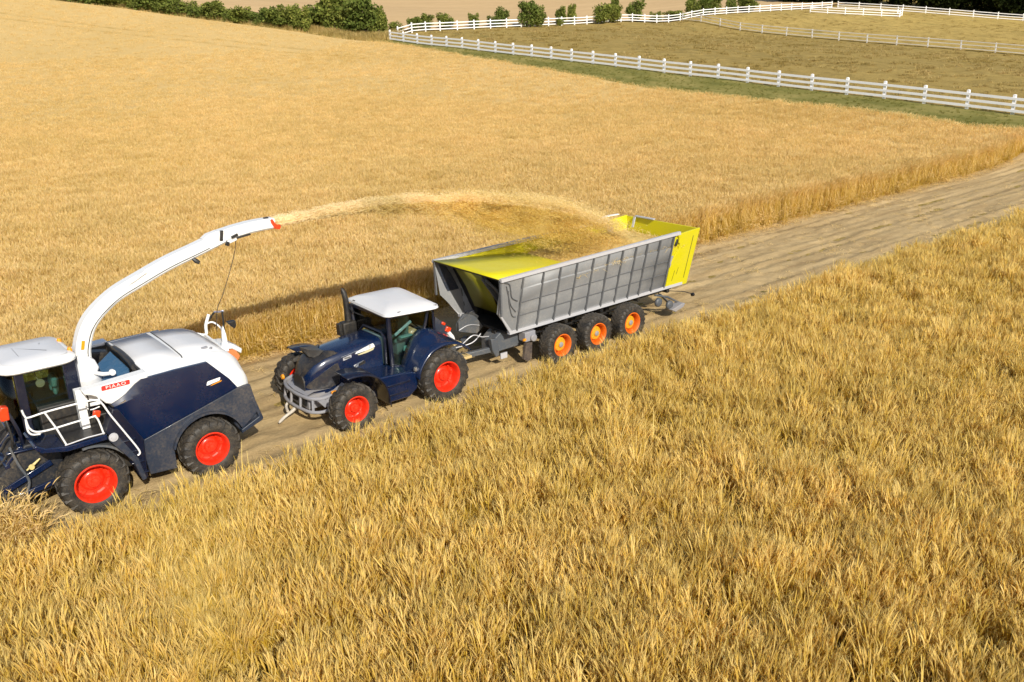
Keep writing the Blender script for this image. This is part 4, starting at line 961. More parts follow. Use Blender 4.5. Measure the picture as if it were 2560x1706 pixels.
def sec(X, yn, zb, zs, zt, e=0.0, half=None):
    h = [(yn - e, zb), (yn - e, zs - .1), (yn + .02 - e, zs), (yn + .08, zs + (zt - zs) * .55 + e), (yn + .22, zs + (zt - zs) * .9 + e), (YT - .15, zt + e)]
    if half: h = h[half:]
    return [(X, y, z) for y, z in h] + [(X, mt(y), z) for y, z in reversed(h)]
mb = tb(); mb.loft([sec(*s) for s in ST]); bn = mb.build('bonnet', M['navy'], tr, smooth=50)
def yb(X): return float(np.interp(X, [s[0] for s in ST], [s[1] for s in ST]))
def patch(pts, name, mat, par, off=.012, th=.03, near=True, nx=14, **kw):
    """thin panel that follows the curve of the bonnet side, outlined by pts (x, z)"""
    P = pts; x0 = min(p[0] for p in P); x1 = max(p[0] for p in P); cols = []
    for k in range(nx + 1):
        x = x0 + (x1 - x0) * (0.004 + .992 * k / nx); zs = []
        for (ax, az), (bx, bz) in zip(P, P[1:] + P[:1]):
            if (ax - x) * (bx - x) <= 0 and ax != bx: zs.append(az + (bz - az) * (x - ax) / (bx - ax))
        lo, hi = min(zs), max(zs); y = yb(x); f = (lambda q: q) if near else mt
        cols.append([(x, f(y + th), hi)] + [(x, f(y - off), hi + (lo - hi) * j / 4) for j in range(5)] + [(x, f(y + th), lo)])
    mb = tb(); mb.loft(cols); return mb.build(name, mat, par, **kw)
def dens(pts, k=4):
    o = []
    for i in range(len(pts)):
        a = Vector(pts[i]); b = Vector(pts[(i + 1) % len(pts)]); o += [tuple(a + (b - a) * t / k) for t in range(k)]
    return o
hl = dens([(11.19, 1.20), (11.24, 1.33), (11.45, 1.50), (11.8, 1.70), (12.2, 1.87), (12.28, 1.78), (12.3, 1.5), (12.2, 1.16), (11.8, 1.09), (11.4, 1.10)], 3)
lamp_m = paint('headlamp_panel', (0.035, 0.035, 0.04), 0.18, 0.8, 0.2)
for nr in (True, False): patch(hl, 'headlight', lamp_m, tr, off=.02, near=nr, smooth=50)
# black grille over the nose, with the forward peak
g = []
for s in ST[:4]: g.append(sec(*s, e=0.014, half=3))
g.append([(12.30, 24.17, 2.155), (12.22, 24.31, 2.215), (12.02, 24.65, 2.20), (12.02, 24.95, 2.20), (12.22, 25.29, 2.215), (12.30, 25.43, 2.155)])
mb = tb(); mb.loft(g, cap=False, closed=False)
mb.prism([(24.44, 1.02), (24.44, 1.40), (24.55, 1.55), (25.05, 1.55), (25.16, 1.40), (25.16, 1.02)], 11.15, 11.2, 'X')
mb.loft([[(11.32, 24.76, 2.44), (11.32, 24.84, 2.44), (11.34, 24.84, 2.40), (11.34, 24.76, 2.40)], [(11.52, 24.62, 2.34), (11.52, 24.98, 2.34), (11.5, 24.98, 2.12), (11.5, 24.62, 2.12)], [(11.95, 24.45, 2.25), (11.95, 25.15, 2.25), (11.7, 25.1, 2.05), (11.7, 24.5, 2.05)]])
mb.build('grille', M['charcoal'], tr, smooth=45)
# bonnet badges
bg_ = patch(dens([(12.86, 2.00), (12.92, 2.06), (13.2, 2.13), (13.58, 2.21), (13.60, 2.08), (13.3, 2.03)], 2), 'badge', M['white'], tr, off=.016)
for ch, cx, cz in (('1', 13.27, 2.10), ('D', 13.42, 2.128)): text_mesh('lettering', ch, 0.11, Matrix.Translation((cx, 24.05, cz)) @ Matrix.Rotation(R(90), 4, 'X') @ Matrix.Rotation(R(9), 4, 'Z'), M['black'], bg_, O2, 0.003)
patch(dens([(12.94, 1.96), (13.25, 2.01), (13.58, 2.06), (13.55, 1.99), (13.3, 1.945), (13.0, 1.93)], 2), 'number_strip', paint('ivory_strip', (.55, .5, .3), .5), tr, off=.014)
pl_ = patch([(12.42, 1.88), (12.72, 1.93), (12.72, 2.02), (12.42, 1.97)], 'name_plate', M['rail_steel'], tr, off=.02)
mb = tb(); mb.box(12.46, 12.68, yb(12.5) - .026, yb(12.5) - .021, 1.925, 1.975); mb.build('plate_field', M['frame'], pl_)
mb = tb(); mb.tube([(12.35, 24.065, 2.02), (12.95, 24.055, 2.10)], .008, 5); mb.build('trim_line', M['chrome'], tr)
patch([(12.78, 1.60), (12.86, 1.66), (13.15, 1.72), (13.14, 1.70), (12.95, 1.64), (12.95, 1.56), (12.82, 1.54)], 'side_vent', M['chrome'], tr, off=.014)
patch([(12.98, 1.56), (13.2, 1.60), (13.2, 1.70), (12.98, 1.65)], 'vent_hole', M['black'], tr, off=.012)

# cab
roof_o = rpoly([(13.84, 23.62), (13.96, 26.46), (16.10, 26.36), (15.80, 23.27)], [.25, .25, .45, .35], 6)
mb = tb(); shell(mb, [(inset(roof_o, .10), 3.05), (roof_o, 3.10), (inset(roof_o, .03), 3.17), (inset(roof_o, .30), 3.27), (inset(roof_o, .7), 3.31), (inset(roof_o, 1.0), 3.33)]); rf2 = mb.build('cab_roof', M['offwhite'], tr, smooth=32)
mb = tb(); mb.obox((15.62, 23.46, 3.155), (.085, .03, .05), (.9, 0, -.1)); mb.build('roof_lamp', M['black'], rf2, 0.01)
for q, hq in (((14.0, 25.9, 3.17), (.03, .08, .03)), ((13.99, 24.75, 3.17), (.03, .06, .03)), ((14.05, 24.3, 3.205), (.06, .05, .02)), ((14.35, 23.62, 3.19), (.06, .02, .012))):
    mb = tb(); mb.obox(q, hq); mb.build('roof_fitting', M['charcoal'], rf2, .008)
P_ = dict(nf=(14.03, 23.82), ff=(13.90, 25.95), nr=(15.62, 23.74), fr=(15.85, 26.1))
mb = tb()
mb.tube([(14.05, 23.80, 1.30), (14.02, 23.80, 3.08)], .075, 8); mb.tube([(13.92, 25.86, 1.9), (13.93, 26.0, 3.08)], .08, 8)
mb.tube(bez([(14.52, 23.80, 1.22), (14.9, 23.8, 1.55), (15.2, 23.79, 2.0), (15.42, 23.77, 2.5), (15.55, 23.74, 3.05)], 4), .05, 8)
mb.tube([(15.55, 23.76, 2.15), (15.75, 23.74, 2.2), (15.72, 23.72, 3.05)], .045, 8); mb.tube([(15.85, 26.0, 1.6), (15.85, 26.0, 3.05)], .06, 8)
mb.tube([(14.05, 23.8, 1.32), (14.52, 23.8, 1.22)], .06, 8); mb.tube([(13.98, 24.06, 1.4), (13.98, 24.02, 2.3), (14.0, 24.25, 2.44), (13.98, 25.35, 2.44), (13.95, 25.6, 2.2), (13.95, 25.9, 1.9)], .05, 8)
mb.beam((14.02, 23.8, 3.04), (13.93, 26.0, 3.04), .1, .1); mb.beam((14.02, 23.78, 3.04), (15.72, 23.70, 3.02), .1, .1); mb.beam((13.93, 26.0, 3.04), (15.85, 26.05, 3.04), .1, .1); mb.beam((15.72, 23.7, 3.03), (15.85, 26.05, 3.03), .1, .1)
mb.tube([(15.6, 23.85, 2.1), (15.85, 26.0, 2.0)], .04, 8)
cfr = mb.build('cab_frame', M['navy_dark'], tr)
mb = tb(); mb.face((14.06, 23.80, 1.34), (14.52, 23.80, 1.24), (14.9, 23.8, 1.56), (15.2, 23.79, 2.0), (15.42, 23.77, 2.5), (15.52, 23.75, 3.0), (14.05, 23.80, 3.0)); mb.build('door_window', M['glass'], tr, smooth=0, solid=.01)
mb = tb(); mb.face((13.99, 23.86, 1.36), (13.99, 24.02, 1.36), (13.99, 24.05, 2.36), (13.96, 25.5, 2.36), (13.94, 25.9, 1.95), (13.94, 25.96, 3.0), (14.02, 23.86, 3.0)); mb.build('windscreen', M['glass'], tr, smooth=0, solid=.01)
mb = tb(); mb.face((15.5, 23.77, 2.2), (15.72, 23.74, 2.22), (15.70, 23.72, 3.0), (15.58, 23.73, 3.0)); mb.face((15.74, 23.8, 2.2), (15.85, 25.95, 2.1), (15.85, 26.0, 3.0), (15.74, 23.78, 3.0)); mb.face((14.0, 26.0, 1.95), (15.8, 26.03, 1.7), (15.8, 26.03, 3.0), (14.0, 26.02, 3.0)); mb.build('rear_window', M['glass'], tr, smooth=0, solid=.01)
mb = tb(); mb.box(14.05, 15.3, 23.86, 25.95, 1.18, 1.26); mb.build('cab_floor', paint('olive_floor_mat', (.20, .19, .06), .7), tr)
mb = tb(); mb.obox((15.22, 24.85, 2.25), (.07, .27, .40), (0, .1, 0)); mb.obox((14.95, 24.85, 1.85), (.27, .27, .08)); mb.obox((14.98, 24.85, 1.55), (.18, .2, .25)); mb.obox((14.95, 24.35, 2.0), (.25, .07, .05)); st2 = mb.build('seat', M['seat'], tr, .06, 3)
mb = tb(); mb.obox((14.95, 24.30, 2.07), (.24, .1, .025)); mb.build('armrest', M['teal'], st2, .02)
mb = tb(); mb.obox((15.15, 24.85, 2.78), (.06, .18, .1)); mb.build('headrest', M['teal'], st2, .03)
mb = tb(); mb.obox((14.9, 23.95, 1.75), (.28, .03, .09), (0, .15, 0)); mb.build('door_pocket', M['teal'], tr, .02)
mb = tb(); mb.loft([[(13.98, 24.1, 1.3), (13.98, 25.5, 1.3), (13.98, 25.5, 2.3), (13.98, 24.1, 2.3)], [(14.3, 24.3, 1.3), (14.3, 25.3, 1.3), (14.25, 25.3, 2.2), (14.25, 24.3, 2.2)]]); mb.build('dashboard', paint('teal_grey_dash', (.10, .17, .18), .6), tr, .05)
mb = tb(); mb.tube([(14.25, 24.8, 2.0), (14.5, 24.8, 2.28)], .045, 8); mb.tube([(14.52 + .12 * math.sin(a), 24.8 + .23 * math.cos(a), 2.32 + .19 * math.sin(a)) for a in [2 * PI * i / 20 for i in range(20)]], .02, 6, True); mb.build('steering_wheel', M['black'], tr)
mb = tb(); mb.beam((14.35, 24.0, 2.3), (15.0, 23.98, 2.66), .06, .1); mb.build('side_console', paint('pale_blue_console', (.35, .45, .55), .4), tr, .02)

# exhaust and mirrors on the far side
mb = tb(); mb.box(13.42, 13.95, 25.75, 26.1, 1.7, 2.52); ex = mb.build('exhaust_box', M['black'], tr, .06, 3)
mb = tb(); mb.tube([(13.72, 25.95, 2.45), (13.72, 25.95, 2.8), (13.70, 25.95, 3.3), (13.66, 25.97, 3.55), (13.62, 26.0, 3.68)], [.13, .11, .10, .09, .03], 10); mb.build('exhaust_pipe', M['black'], ex, smooth=50)
mb = tb(); mb.obox((13.34, 25.9, 2.3), (.06, .12, .2)); mb.tube([(13.36, 25.9, 2.15), (13.5, 25.9, 2.05)], .03, 6); mb.build('mirror', M['black'], tr, .03)
mb = tb(); mb.tube(bez([(13.75, 25.95, 3.05), (13.85, 25.7, 2.85), (14.0, 25.2, 2.78), (14.0, 24.9, 2.9)], 5), .025, 6); mb.build('mirror_arm', M['black'], tr)

# mudguards, steps
cA = [(14.32, 1.10), (14.48, 1.50), (14.68, 1.88), (14.92, 2.2), (15.15, 2.36), (15.42, 2.36), (15.75, 2.2), (16.2, 1.92), (16.55, 1.58)]
cB = [(14.42, 1.05), (14.50, 1.35), (14.68, 1.62), (14.95, 1.86), (15.22, 1.97), (15.5, 2.02), (15.85, 1.98), (16.25, 1.82), (16.55, 1.56)]
for f in ((lambda y: y), mt):
    mb = tb(); la = bez([(x, 0, z) for x, z in cA], 4); lb_ = bez([(x, 0, z) for x, z in cB], 4)
    mb.loft([[(a.x, f(23.82), a.z), (a.x, f(23.55), a.z + .015), (a.x * .6 + b.x * .4, f(23.3), a.z * .55 + b.z * .45), (b.x, f(23.02), b.z + .02), (b.x, f(22.80), b.z), (b.x + .005, f(22.77), b.z - .06)] for a, b in zip(la, lb_)], cap=False, closed=False)
    mb.build('rear_mudguard', M['navy'], tr, smooth=60, solid=.03)
    mb = tb(); mb.prism([(14.3, 1.1), (14.5, 1.5), (14.9, 2.17), (15.15, 2.33), (15.7, 2.2), (15.9, 1.6), (15.4, 1.2)], f(23.76), f(23.84)); mb.build('quarter_panel', M['navy'], tr)
    o = bez([(11.80, 0, 1.80), (12.05, 0, 1.82), (12.5, 0, 1.76), (12.85, 0, 1.58), (13.1, 0, 1.28), (13.22, 0, .9), (13.26, 0, .5)], 4)
    mb = tb(); mb.loft([[(p.x, f(22.72), p.z - .05), (p.x, f(22.75), p.z), (p.x, f(23.5), p.z + .02)] for p in o], cap=False, closed=False); mb.build('front_mudguard', M['navy_dark'], tr, smooth=60, solid=.035)
    mb = tb(); mb.prism([(13.0, 1.42), (13.24, .95), (13.27, .47), (14.15, .46), (14.46, .68), (14.55, 1.2), (14.35, 1.28), (13.9, 1.36)], f(23.0), f(24.1)); sb = mb.build('step_box', M['navy'], tr, .04, 3)
    mb = tb(); mb.box(13.36, 14.1, f(23.0) - .03, f(23.0) + .03, .68, .74); mb.box(13.34, 14.2, f(23.0) - .03, f(23.0) + .03, 1.0, 1.06); mb.build('step', M['navy_dark'], sb, .01)
mb = tb(); mb.lathe([(0, .08), (.06, .07), (.07, 0), (.07, -.05)], (14.42, 22.98, 1.36), 12, ax='Z'); mb.build('fuel_cap', M['chrome'], tr)

# cast bumper and hitch at the nose
def bar(z, xo, w0=23.62):
    return bez([(11.75 + xo, w0 - .05, z + .05), (11.30 + xo, w0, z), (11.02 + xo, w0 + .25, z), (10.92 + xo, 24.4, z), (10.90 + xo, 24.9, z), (10.95 + xo, 25.45, z), (11.15 + xo, 25.95, z), (11.5 + xo, 26.1, z + .05)], 5)
mb = tb(); mb.tube(bar(.58, 0), .055, 8); mb.tube(bar(1.0, .06, 23.68), .06, 8)
for p, q in zip(bar(.58, 0)[3::6], bar(1.0, .06, 23.68)[3::6]): mb.tube([p, q], .045, 6)
mb.loft([[(11.05, 24.1, 1.05), (11.0, 24.9, 1.05), (11.08, 25.5, 1.05)], [(11.3, 24.1, 1.12), (11.25, 24.9, 1.12), (11.3, 25.5, 1.12)], [(11.9, 24.1, 1.08), (11.9, 24.9, 1.08), (11.9, 25.5, 1.08)]], cap=False, closed=False)
mb.box(11.1, 11.9, 24.15, 25.45, .55, 1.0); mb.prism([(11.2, .95), (11.9, 1.1), (12.2, 1.25), (12.1, .9), (11.4, .7)], 23.62, 23.9); mb.prism([(11.2, .95), (11.9, 1.1), (12.2, 1.25), (12.1, .9), (11.4, .7)], 25.7, 26.0)
bp = mb.build('front_bumper', M['bumper'], tr, smooth=45)
mb = tb(); mb.box(11.05, 11.12, 24.25, 24.75, .65, .92); mb.box(11.06, 11.13, 24.9, 25.3, .65, .92); mb.build('bumper_opening', M['black'], bp)
mb = tb(); mb.tube(bez([(11.0, 24.75, .55), (10.8, 24.8, .38), (10.55, 24.85, .24), (10.3, 24.75, .15)], 4), [.06] * 5 + [.05] * 4 + [.05, .05, .045, .03], 8); mb.tube(bez([(11.05, 25.3, .6), (10.85, 25.3, .42), (10.75, 25.0, .33)], 4), .045, 8); mb.build('hitch_arm', paint('bare_hitch', (.5, .46, .4), .5), bp)
mb = tb(); mb.lathe([(0, -.06), (.08, -.05), (.09, .02), (0, .05)], (11.2, 26.1, 1.1), 14, ax='X'); mb.build('indicator', M['amber'], tr)
mb = tb(); mb.obox((11.75, 23.62, 1.12), (.09, .05, .05)); mb.build('indicator', M['amber'], tr, .02)

# hitch clutter behind the cab
mb = tb(); mb.prism([(15.95, 2.6), (16.4, 2.2), (16.5, 1.9), (16.1, 1.75), (15.9, 2.1)], 23.9, 24.0); mb.build('rear_bracket', M['slate'], tr, .02)
mb = tb(); mb.obox((16.42, 23.9, 2.05), (.11, .05, .09), (0, .5, 0)); mb.obox((16.25, 23.9, 2.3), (.08, .04, .05), (0, .6, 0)); mb.build('tail_light', M['redlens'], tr, .03)
mb = tb(); mb.tube([(16.42, 23.88, 1.95), (16.55, 23.85, 1.75), (16.62, 23.85, 1.6)], [.07, .08, .05], 8); mb.build('tail_light_back', M['white'], tr)
mb = tb(); mb.tube(bez([(16.2, 24.3, 1.6), (16.6, 24.3, 1.5), (17.0, 24.5, 1.3), (17.5, 24.7, 1.25)], 5), .03, 6); mb.tube(bez([(16.2, 24.9, 1.5), (16.7, 25.0, 1.55), (17.2, 24.9, 1.2)], 5), .03, 6); mb.tube(bez([(16.1, 24.6, 1.2), (16.6, 24.4, 1.25), (17.1, 24.7, 1.4), (17.6, 24.8, 1.1)], 5), .025, 6); mb.build('hydraulic_hose', M['black'], tr)
mb = tb(); mb.beam((16.0, 24.0, 1.35), (17.0, 24.1, 1.42), .3, .06); mb.obox((16.4, 23.2, 1.2), (.35, .2, .05)); mb.build('crop_trash', M['straw'], tr, .02)
mb = tb(); mb.beam((16.0, 24.3, .75), (16.85, 24.6, .62), .12, .1); mb.beam((16.0, 25.3, .75), (16.85, 25.0, .62), .12, .1); mb.beam((16.0, 24.8, .9), (17.0, 24.8, .9), .1, .1); mb.build('drawbar_hitch', M['frame'], tr, .02)

# ================================================================== trailer
O3 = Vector((22.8, 24.9, 0)); YR = 24.9
tl = empty('silage_trailer', O3)
tag(tl, 'grey ribbed tipping trailer with yellow interior and tailgate on three axles', 'trailer')
def rb_(): return MB(O3)
def ml(y): return 2 * YR - y
def yw(z): return 23.36 + (z - 1.55) / 2.2 * (22.86 - 23.36)
def ztop(x): return 3.66 + (x - 18) * 0.0195
for far in (False, True):
    f = ml if far else (lambda y: y)
    mb = rb_(); zz = [(1.52, .0), (1.60, .03), (1.86, -.012), (2.10, .018), (2.13, .0), (2.38, -.014), (2.60, .018), (2.63, 0), (3.12, -.028), (3.16, 0.016), (3.62, -.012)]
    mb.loft([[(x, f(yw(z) + d + (0.0)), z + ((ztop(x) - 3.66) * (z - 1.5) / 2.1)) for z, d in zz] for x in (18.98, 21, 24, 27.02)], cap=False, closed=False)
    sw = mb.build('side_wall', M['steel'], tl, smooth=18, solid=.02)
    mb = rb_(); mb.loft([[(x, f(yw(zl) + .05), zl), (x, f(yw(zl * .5 + 1.8) + .05), zl * .5 + 1.8), (x, f(yw(ztop(x) - .03) + .05), ztop(x) - .03)] for x, zl in ((18.05, 3.62), (19.0, 3.52), (21, 3.35), (22.3, 3.2), (23.2, 2.2), (24, 1.6), (28.34, 1.6))], cap=False, closed=False); mb.build('inner_lining', M['yellow'], tl, solid=.015)
    for x in (19.03, 19.98, 20.80, 21.62, 22.46, 23.26, 24.02, 24.76, 25.40, 26.14, 26.94):
        mb = rb_(); zt = ztop(x) - .05; mb.loft([[(x - .035, f(yw(z) + .01), z), (x - .028, f(yw(z) - .06), z), (x + .028, f(yw(z) - .06), z), (x + .035, f(yw(z) + .01), z)] for z in (1.52, 2.6, zt)]); mb.build('rib', M['rib_steel'], sw)
    for z0, r in ((2.10, .018), (2.61, .018)):
        mb = rb_(); mb.tube([(x, f(yw(z0) - .012), z0 + (ztop(x) - 3.66) * (z0 - 1.5) / 2.1) for x in (19.0, 23, 26.98)], r, 6); mb.build('stringer', M['rib_steel'], sw)
    mb = rb_(); mb.loft([[(x, f(22.80), ztop(x) - .06), (x, f(22.80), ztop(x) + .05), (x, f(22.86), ztop(x) + .07), (x, f(22.97), ztop(x) + .05), (x, f(22.97), ztop(x) - .06)] for x in (18.0, 20.5, 27.3)]); mb.build('top_rail', M['rail_steel'], tl)
    mb = rb_(); mb.loft([[(x, f(yw(1.5) - .05), 1.44), (x, f(yw(1.5) - .05), 1.56), (x, f(yw(1.5) + .1), 1.56), (x, f(yw(1.5) + .1), 1.44)] for x in (18.7, 28.1)]); mb.build('sill_rail', M['rail_steel'], tl)
# shaped plate at the near front corner and its swept trims
def wallpoly(pts, name, mat, par, off, th, f=lambda y: y, **kw):
    mb = rb_(); mb.loft([[(x, f(yw(z) - off + th), z) for x, z in pts], [(x, f(yw(z) - off), z) for x, z in pts]]); return mb.build(name, mat, par, **kw)
for f in ((lambda y: y), ml):
    cp_ = wallpoly(dens([(18.03, 3.60), (18.98, 3.62), (19.0, 1.53), (18.78, 1.50), (18.10, 2.32), (18.03, 2.40)], 3), 'corner_plate', M['steel'], tl, 0.0, .03, f)
    mb = rb_(); mb.tube(bez([(x, f(yw(z) - .02), z) for x, z in ((18.2, 3.55), (18.42, 3.45), (18.52, 3.2), (18.62, 2.9), (18.9, 2.72))], 5), .024, 6); mb.tube(bez([(x, f(yw(z) - .02), z) for x, z in ((18.3, 3.4), (18.45, 3.0), (18.62, 2.6), (18.88, 2.3))], 5), .02, 6); mb.tube(bez([(x, f(yw(z) - .02), z) for x, z in ((18.42, 3.2), (18.52, 2.7), (18.72, 2.2), (18.9, 2.1))], 5), .02, 6); mb.build('trim', M['rib_steel'], cp_)
    wallpoly([(18.08, 2.40), (18.14, 2.40), (18.84, 1.52), (18.74, 1.46)], 'corner_edge', M['rail_steel'], tl, .03, .05, f)
    mb = rb_(); mb.box(18.0, 18.06, min(f(22.88), f(22.96)), max(f(22.88), f(22.96)), 2.36, 3.64); mb.build('corner_post', M['rib_steel'], tl)
# front deck sloping into the body, front wall below it
mb = rb_(); mb.loft([[(x, y, z) for y in (yw(z) + .055, 24.2, 25.6, ml(yw(z) + .055))] for x, z in ((17.98, 3.70), (18.6, 3.64), (20.5, 3.48), (22.2, 3.30), (23.3, 2.3))], cap=False, closed=False); mb.build('front_deck', M['yellow'], tl, solid=.02, smooth=30)
mb = rb_(); mb.loft([[(x, 24.35, z), (x, 25.9, z)] for x, z in ((18.30, 3.52), (18.75, 2.75), (19.1, 1.9))], cap=False, closed=False); mb.build('front_panel', paint('shaded_yellow_panel', (.25, .24, .012), .45, .2, .25), tl, solid=.03)  # trailer yellow darkened: the overhang's shade put into the colour
mb = rb_(); mb.loft([[(x, yw(z) + .06, z), (x, 24.3, z), (x + .15, 24.35, z), (x + .15, 25.9, z), (x, 25.95, z), (x, ml(yw(z) + .06), z)] for x, z in ((18.7, 3.58), (19.0, 2.7), (19.4, 1.5))], cap=False, closed=False); mb.build('front_wall', M['black'], tl, solid=.03)  # black stands for the shade below the deck, painted into the wall
mb = rb_(); mb.beam((18.2, 24.1, 3.5), (18.9, 24.1, 2.5), .08, .2); mb.tube(bez([(18.2, 24.0, 3.45), (18.5, 23.8, 3.1), (18.75, 23.6, 2.6), (18.8, 23.5, 2.4)], 5), .06, 8); mb.build('front_stay', M['frame'], tl, .02)
mb = rb_(); mb.prism([(18.0, 3.66), (18.28, 3.60), (18.62, 3.1), (18.98, 2.4), (19.35, 1.55), (19.12, 1.45), (18.9, 2.1), (18.72, 2.3), (18.40, 2.36), (18.2, 3.0)], 26.62, 26.9); mb.build('front_gusset', M['slate'], tl, .03)
mb = rb_(); mb.beam((18.02, 22.95, 3.66), (18.02, 26.85, 3.66), .05, .06); mb.build('front_rail', M['black'], tl, .01)
# chassis, drawbar, axles
mb = rb_(); mb.box(18.6, 27.6, 24.05, 24.3, 1.05, 1.46); mb.box(18.6, 27.6, 25.5, 25.75, 1.05, 1.46); mb.box(18.7, 27.9, 23.6, 26.2, 1.4, 1.5)
for x in (19.5, 21.5, 23.4, 25.5, 27.3): mb.box(x, x + .15, 23.45, 26.35, 1.2, 1.44)
for x in (20.62, 22.46, 24.34): mb.lathe([(.08, -2.0), (.08, 2.0)], (x, YR, .75), 12); mb.box(x - .5, x + .5, 24.0, 24.12, .85, .93); mb.box(x - .5, x + .5, 25.68, 25.8, .85, .93); mb.box(x - .1, x + .1, 24.0, 25.8, .75, 1.1)
mb.build('chassis', M['black'], tl, .02)
mb = rb_(); mb.loft([[(19.6, 23.75, 1.45), (19.6, 24.5, 1.5), (19.6, 24.5, .85), (19.6, 23.75, .75)], [(18.75, 23.85, 1.45), (18.75, 24.55, 1.45), (18.75, 24.55, .8), (18.75, 23.85, .7)], [(18.35, 23.95, 1.1), (18.35, 24.6, 1.1), (18.35, 24.6, .7), (18.35, 23.95, .62)]])
mb.beam((18.5, 24.05, .78), (16.95, 24.65, .62), .18, .2); mb.beam((18.5, 25.7, .8), (16.95, 25.0, .62), .18, .2); mb.prism([(18.25, 1.25), (18.55, 1.2), (18.62, .55), (18.45, .5), (18.3, .8)], 23.85, 24.05)
db = mb.build('drawbar', M['frame'], tl, .03)
mb = rb_(); mb.loft([[(17.75, 24.75, 2.0), (18.1, 24.75, 2.15), (18.4, 24.75, 1.9)], [(17.55, 25.0, 1.75), (18.0, 25.2, 1.8), (18.6, 25.2, 1.5)], [(17.6, 25.1, 1.4), (18.1, 25.3, 1.35), (18.7, 25.2, 1.15)]], cap=False, closed=False); mb.prism([(17.6, 1.45), (18.4, 1.2), (18.7, 1.4), (18.3, 1.95), (17.85, 2.05), (17.6, 1.8)], 24.9, 25.0)
mb.build('drawbar_shield', M['frame'], tl, .01, solid=.015)
mb = rb_(); mb.tube(bez([(17.3, 24.3, 1.2), (17.7, 24.2, 1.45), (18.1, 24.2, 1.3), (18.5, 24.3, 1.2)], 5), .02, 6); mb.tube(bez([(17.2, 24.6, 1.0), (17.8, 24.4, 1.1), (18.2, 24.4, 1.35)], 5), .02, 6); mb.tube(bez([(17.6, 24.9, 1.5), (18.0, 24.85, 1.62), (18.5, 24.85, 1.5)], 5), .015, 6); mb.build('air_line', M['rail_steel'], tl)
mb = rb_(); mb.box(18.55, 18.85, 23.7, 23.75, .45, .66); mb.build('number_plate', M['rail_steel'], tl)
mb = rb_(); mb.box(19.4, 19.9, 23.3, 23.7, .98, 1.35); mb.lathe([(0, -.1), (.14, -.1), (.14, .1), (0, .1)], (19.75, 23.3, 1.1), 16); mb.build('air_tank', M['bumper'], tl, .03)
mb = rb_(); mb.obox((19.35, 23.3, 1.1), (.06, .03, .04)); mb.build('marker_lamp', M['amber'], tl)
mb = rb_(); mb.prism([(19.42, .95), (19.72, .92), (19.68, .3), (19.5, .22), (19.3, .36)], 23.3, 23.42); mb.build('mud_flap', paint('mud_flap_rubber', (.055, .042, .04), .7, 0, .4), tl)
w0 = wheel('wheel', tl, 20.62 - 22.8, 22.89 - YR, .75, 1.5, .58, .40, 26, M['orange'], M['orangeyellow'], lug_h=.022, dish=.06, hub_r=.66)
for k, (x, far) in enumerate(((22.46, 0), (24.34, 0), (20.62, 1), (22.46, 1), (24.34, 1))): wheel_copy(w0, tl, x - 22.8, (ml(22.89) if far else 22.89) - YR, .75, bool(far))
for wl in [c for c in children(tl) if c.name.split('.')[0] == 'wheel']:
    mb = MB(); mb.lathe([(.10, -.10), (.10, -.19), (.07, -.21), (0, -.21)], n=20); mb.build('axle_cap', M['bumper'], wl)
# tailgate
tgp = [(27.14, 3.80), (28.50, ztop(28.5) + .02), (28.42, 1.42), (27.05, 1.44), (27.06, 2.55), (27.22, 2.85), (27.38, 3.15), (27.40, 3.36), (27.30, 3.42), (27.28, 3.62)]
def yt_(z): return yw(z) - .03
for f in ((lambda y: y), ml):
    mb = rb_(); mb.loft([[(x, f(yt_(z) + .10), z) for x, z in dens(tgp, 2)], [(x, f(yt_(z)), z) for x, z in dens(tgp, 2)]]); tg = mb.build('tailgate_side', M['yellow'], tl, .012)
    mb = rb_(); mb.loft([[(28.14 - .02 * (3.7 - z), f(yt_(z) - .004), z), (28.17 - .02 * (3.7 - z), f(yt_(z) - .004), z), (28.17 - .02 * (3.7 - z), f(yt_(z) + .02), z), (28.14 - .02 * (3.7 - z), f(yt_(z) + .02), z)] for z in (1.75, 3.6)]); mb.tube([(27.42, f(yt_(2.2) - .004), 2.2), (27.36, f(yt_(1.75) - .004), 1.75)], .008, 4); mb.tube([(27.62, f(yt_(2.3) - .004), 2.3), (27.57, f(yt_(2.0) - .004), 2.0)], .008, 4); mb.build('gate_seam', M['charcoal'], tg)
    mb = rb_(); mb.prism([(27.02, 2.4), (27.05, 3.72), (27.36, 3.5), (27.42, 3.1)], f(23.10), f(23.14)); mb.build('gate_hinge_plate', M['bumper'], tl)
mb = rb_(); mb.loft([[(28.42, yw(1.42), 1.42), (28.42, ml(yw(1.42)), 1.42), (28.36, ml(yw(1.42)), 1.42), (28.36, yw(1.42), 1.42)], [(28.50, yw(3.86), 3.86), (28.50, ml(yw(3.86)), 3.86), (28.44, ml(yw(3.86)), 3.86), (28.44, yw(3.86), 3.86)]]); mb.build('tailgate', M['yellow'], tl, .01)
mb = rb_(); mb.obox((27.22, 22.96, 3.45), (.06, .04, .14), (0, .3, 0)); mb.build('gate_latch', M['black'], tl, .02)
mb = rb_(); mb.loft([[(26.4, 26.86, 3.87), (26.4, 26.98, 3.87), (26.4, 26.98, 3.90), (26.4, 26.86, 3.90)], [(27.2, 26.82, 4.0), (27.2, 26.98, 4.0), (27.2, 26.98, 4.04), (27.2, 26.82, 4.04)], [(27.95, 26.86, 3.98), (27.95, 26.96, 3.98), (27.95, 26.96, 4.02), (27.95, 26.86, 4.02)]]); mb.build('rail_flap', M['white'], tl)
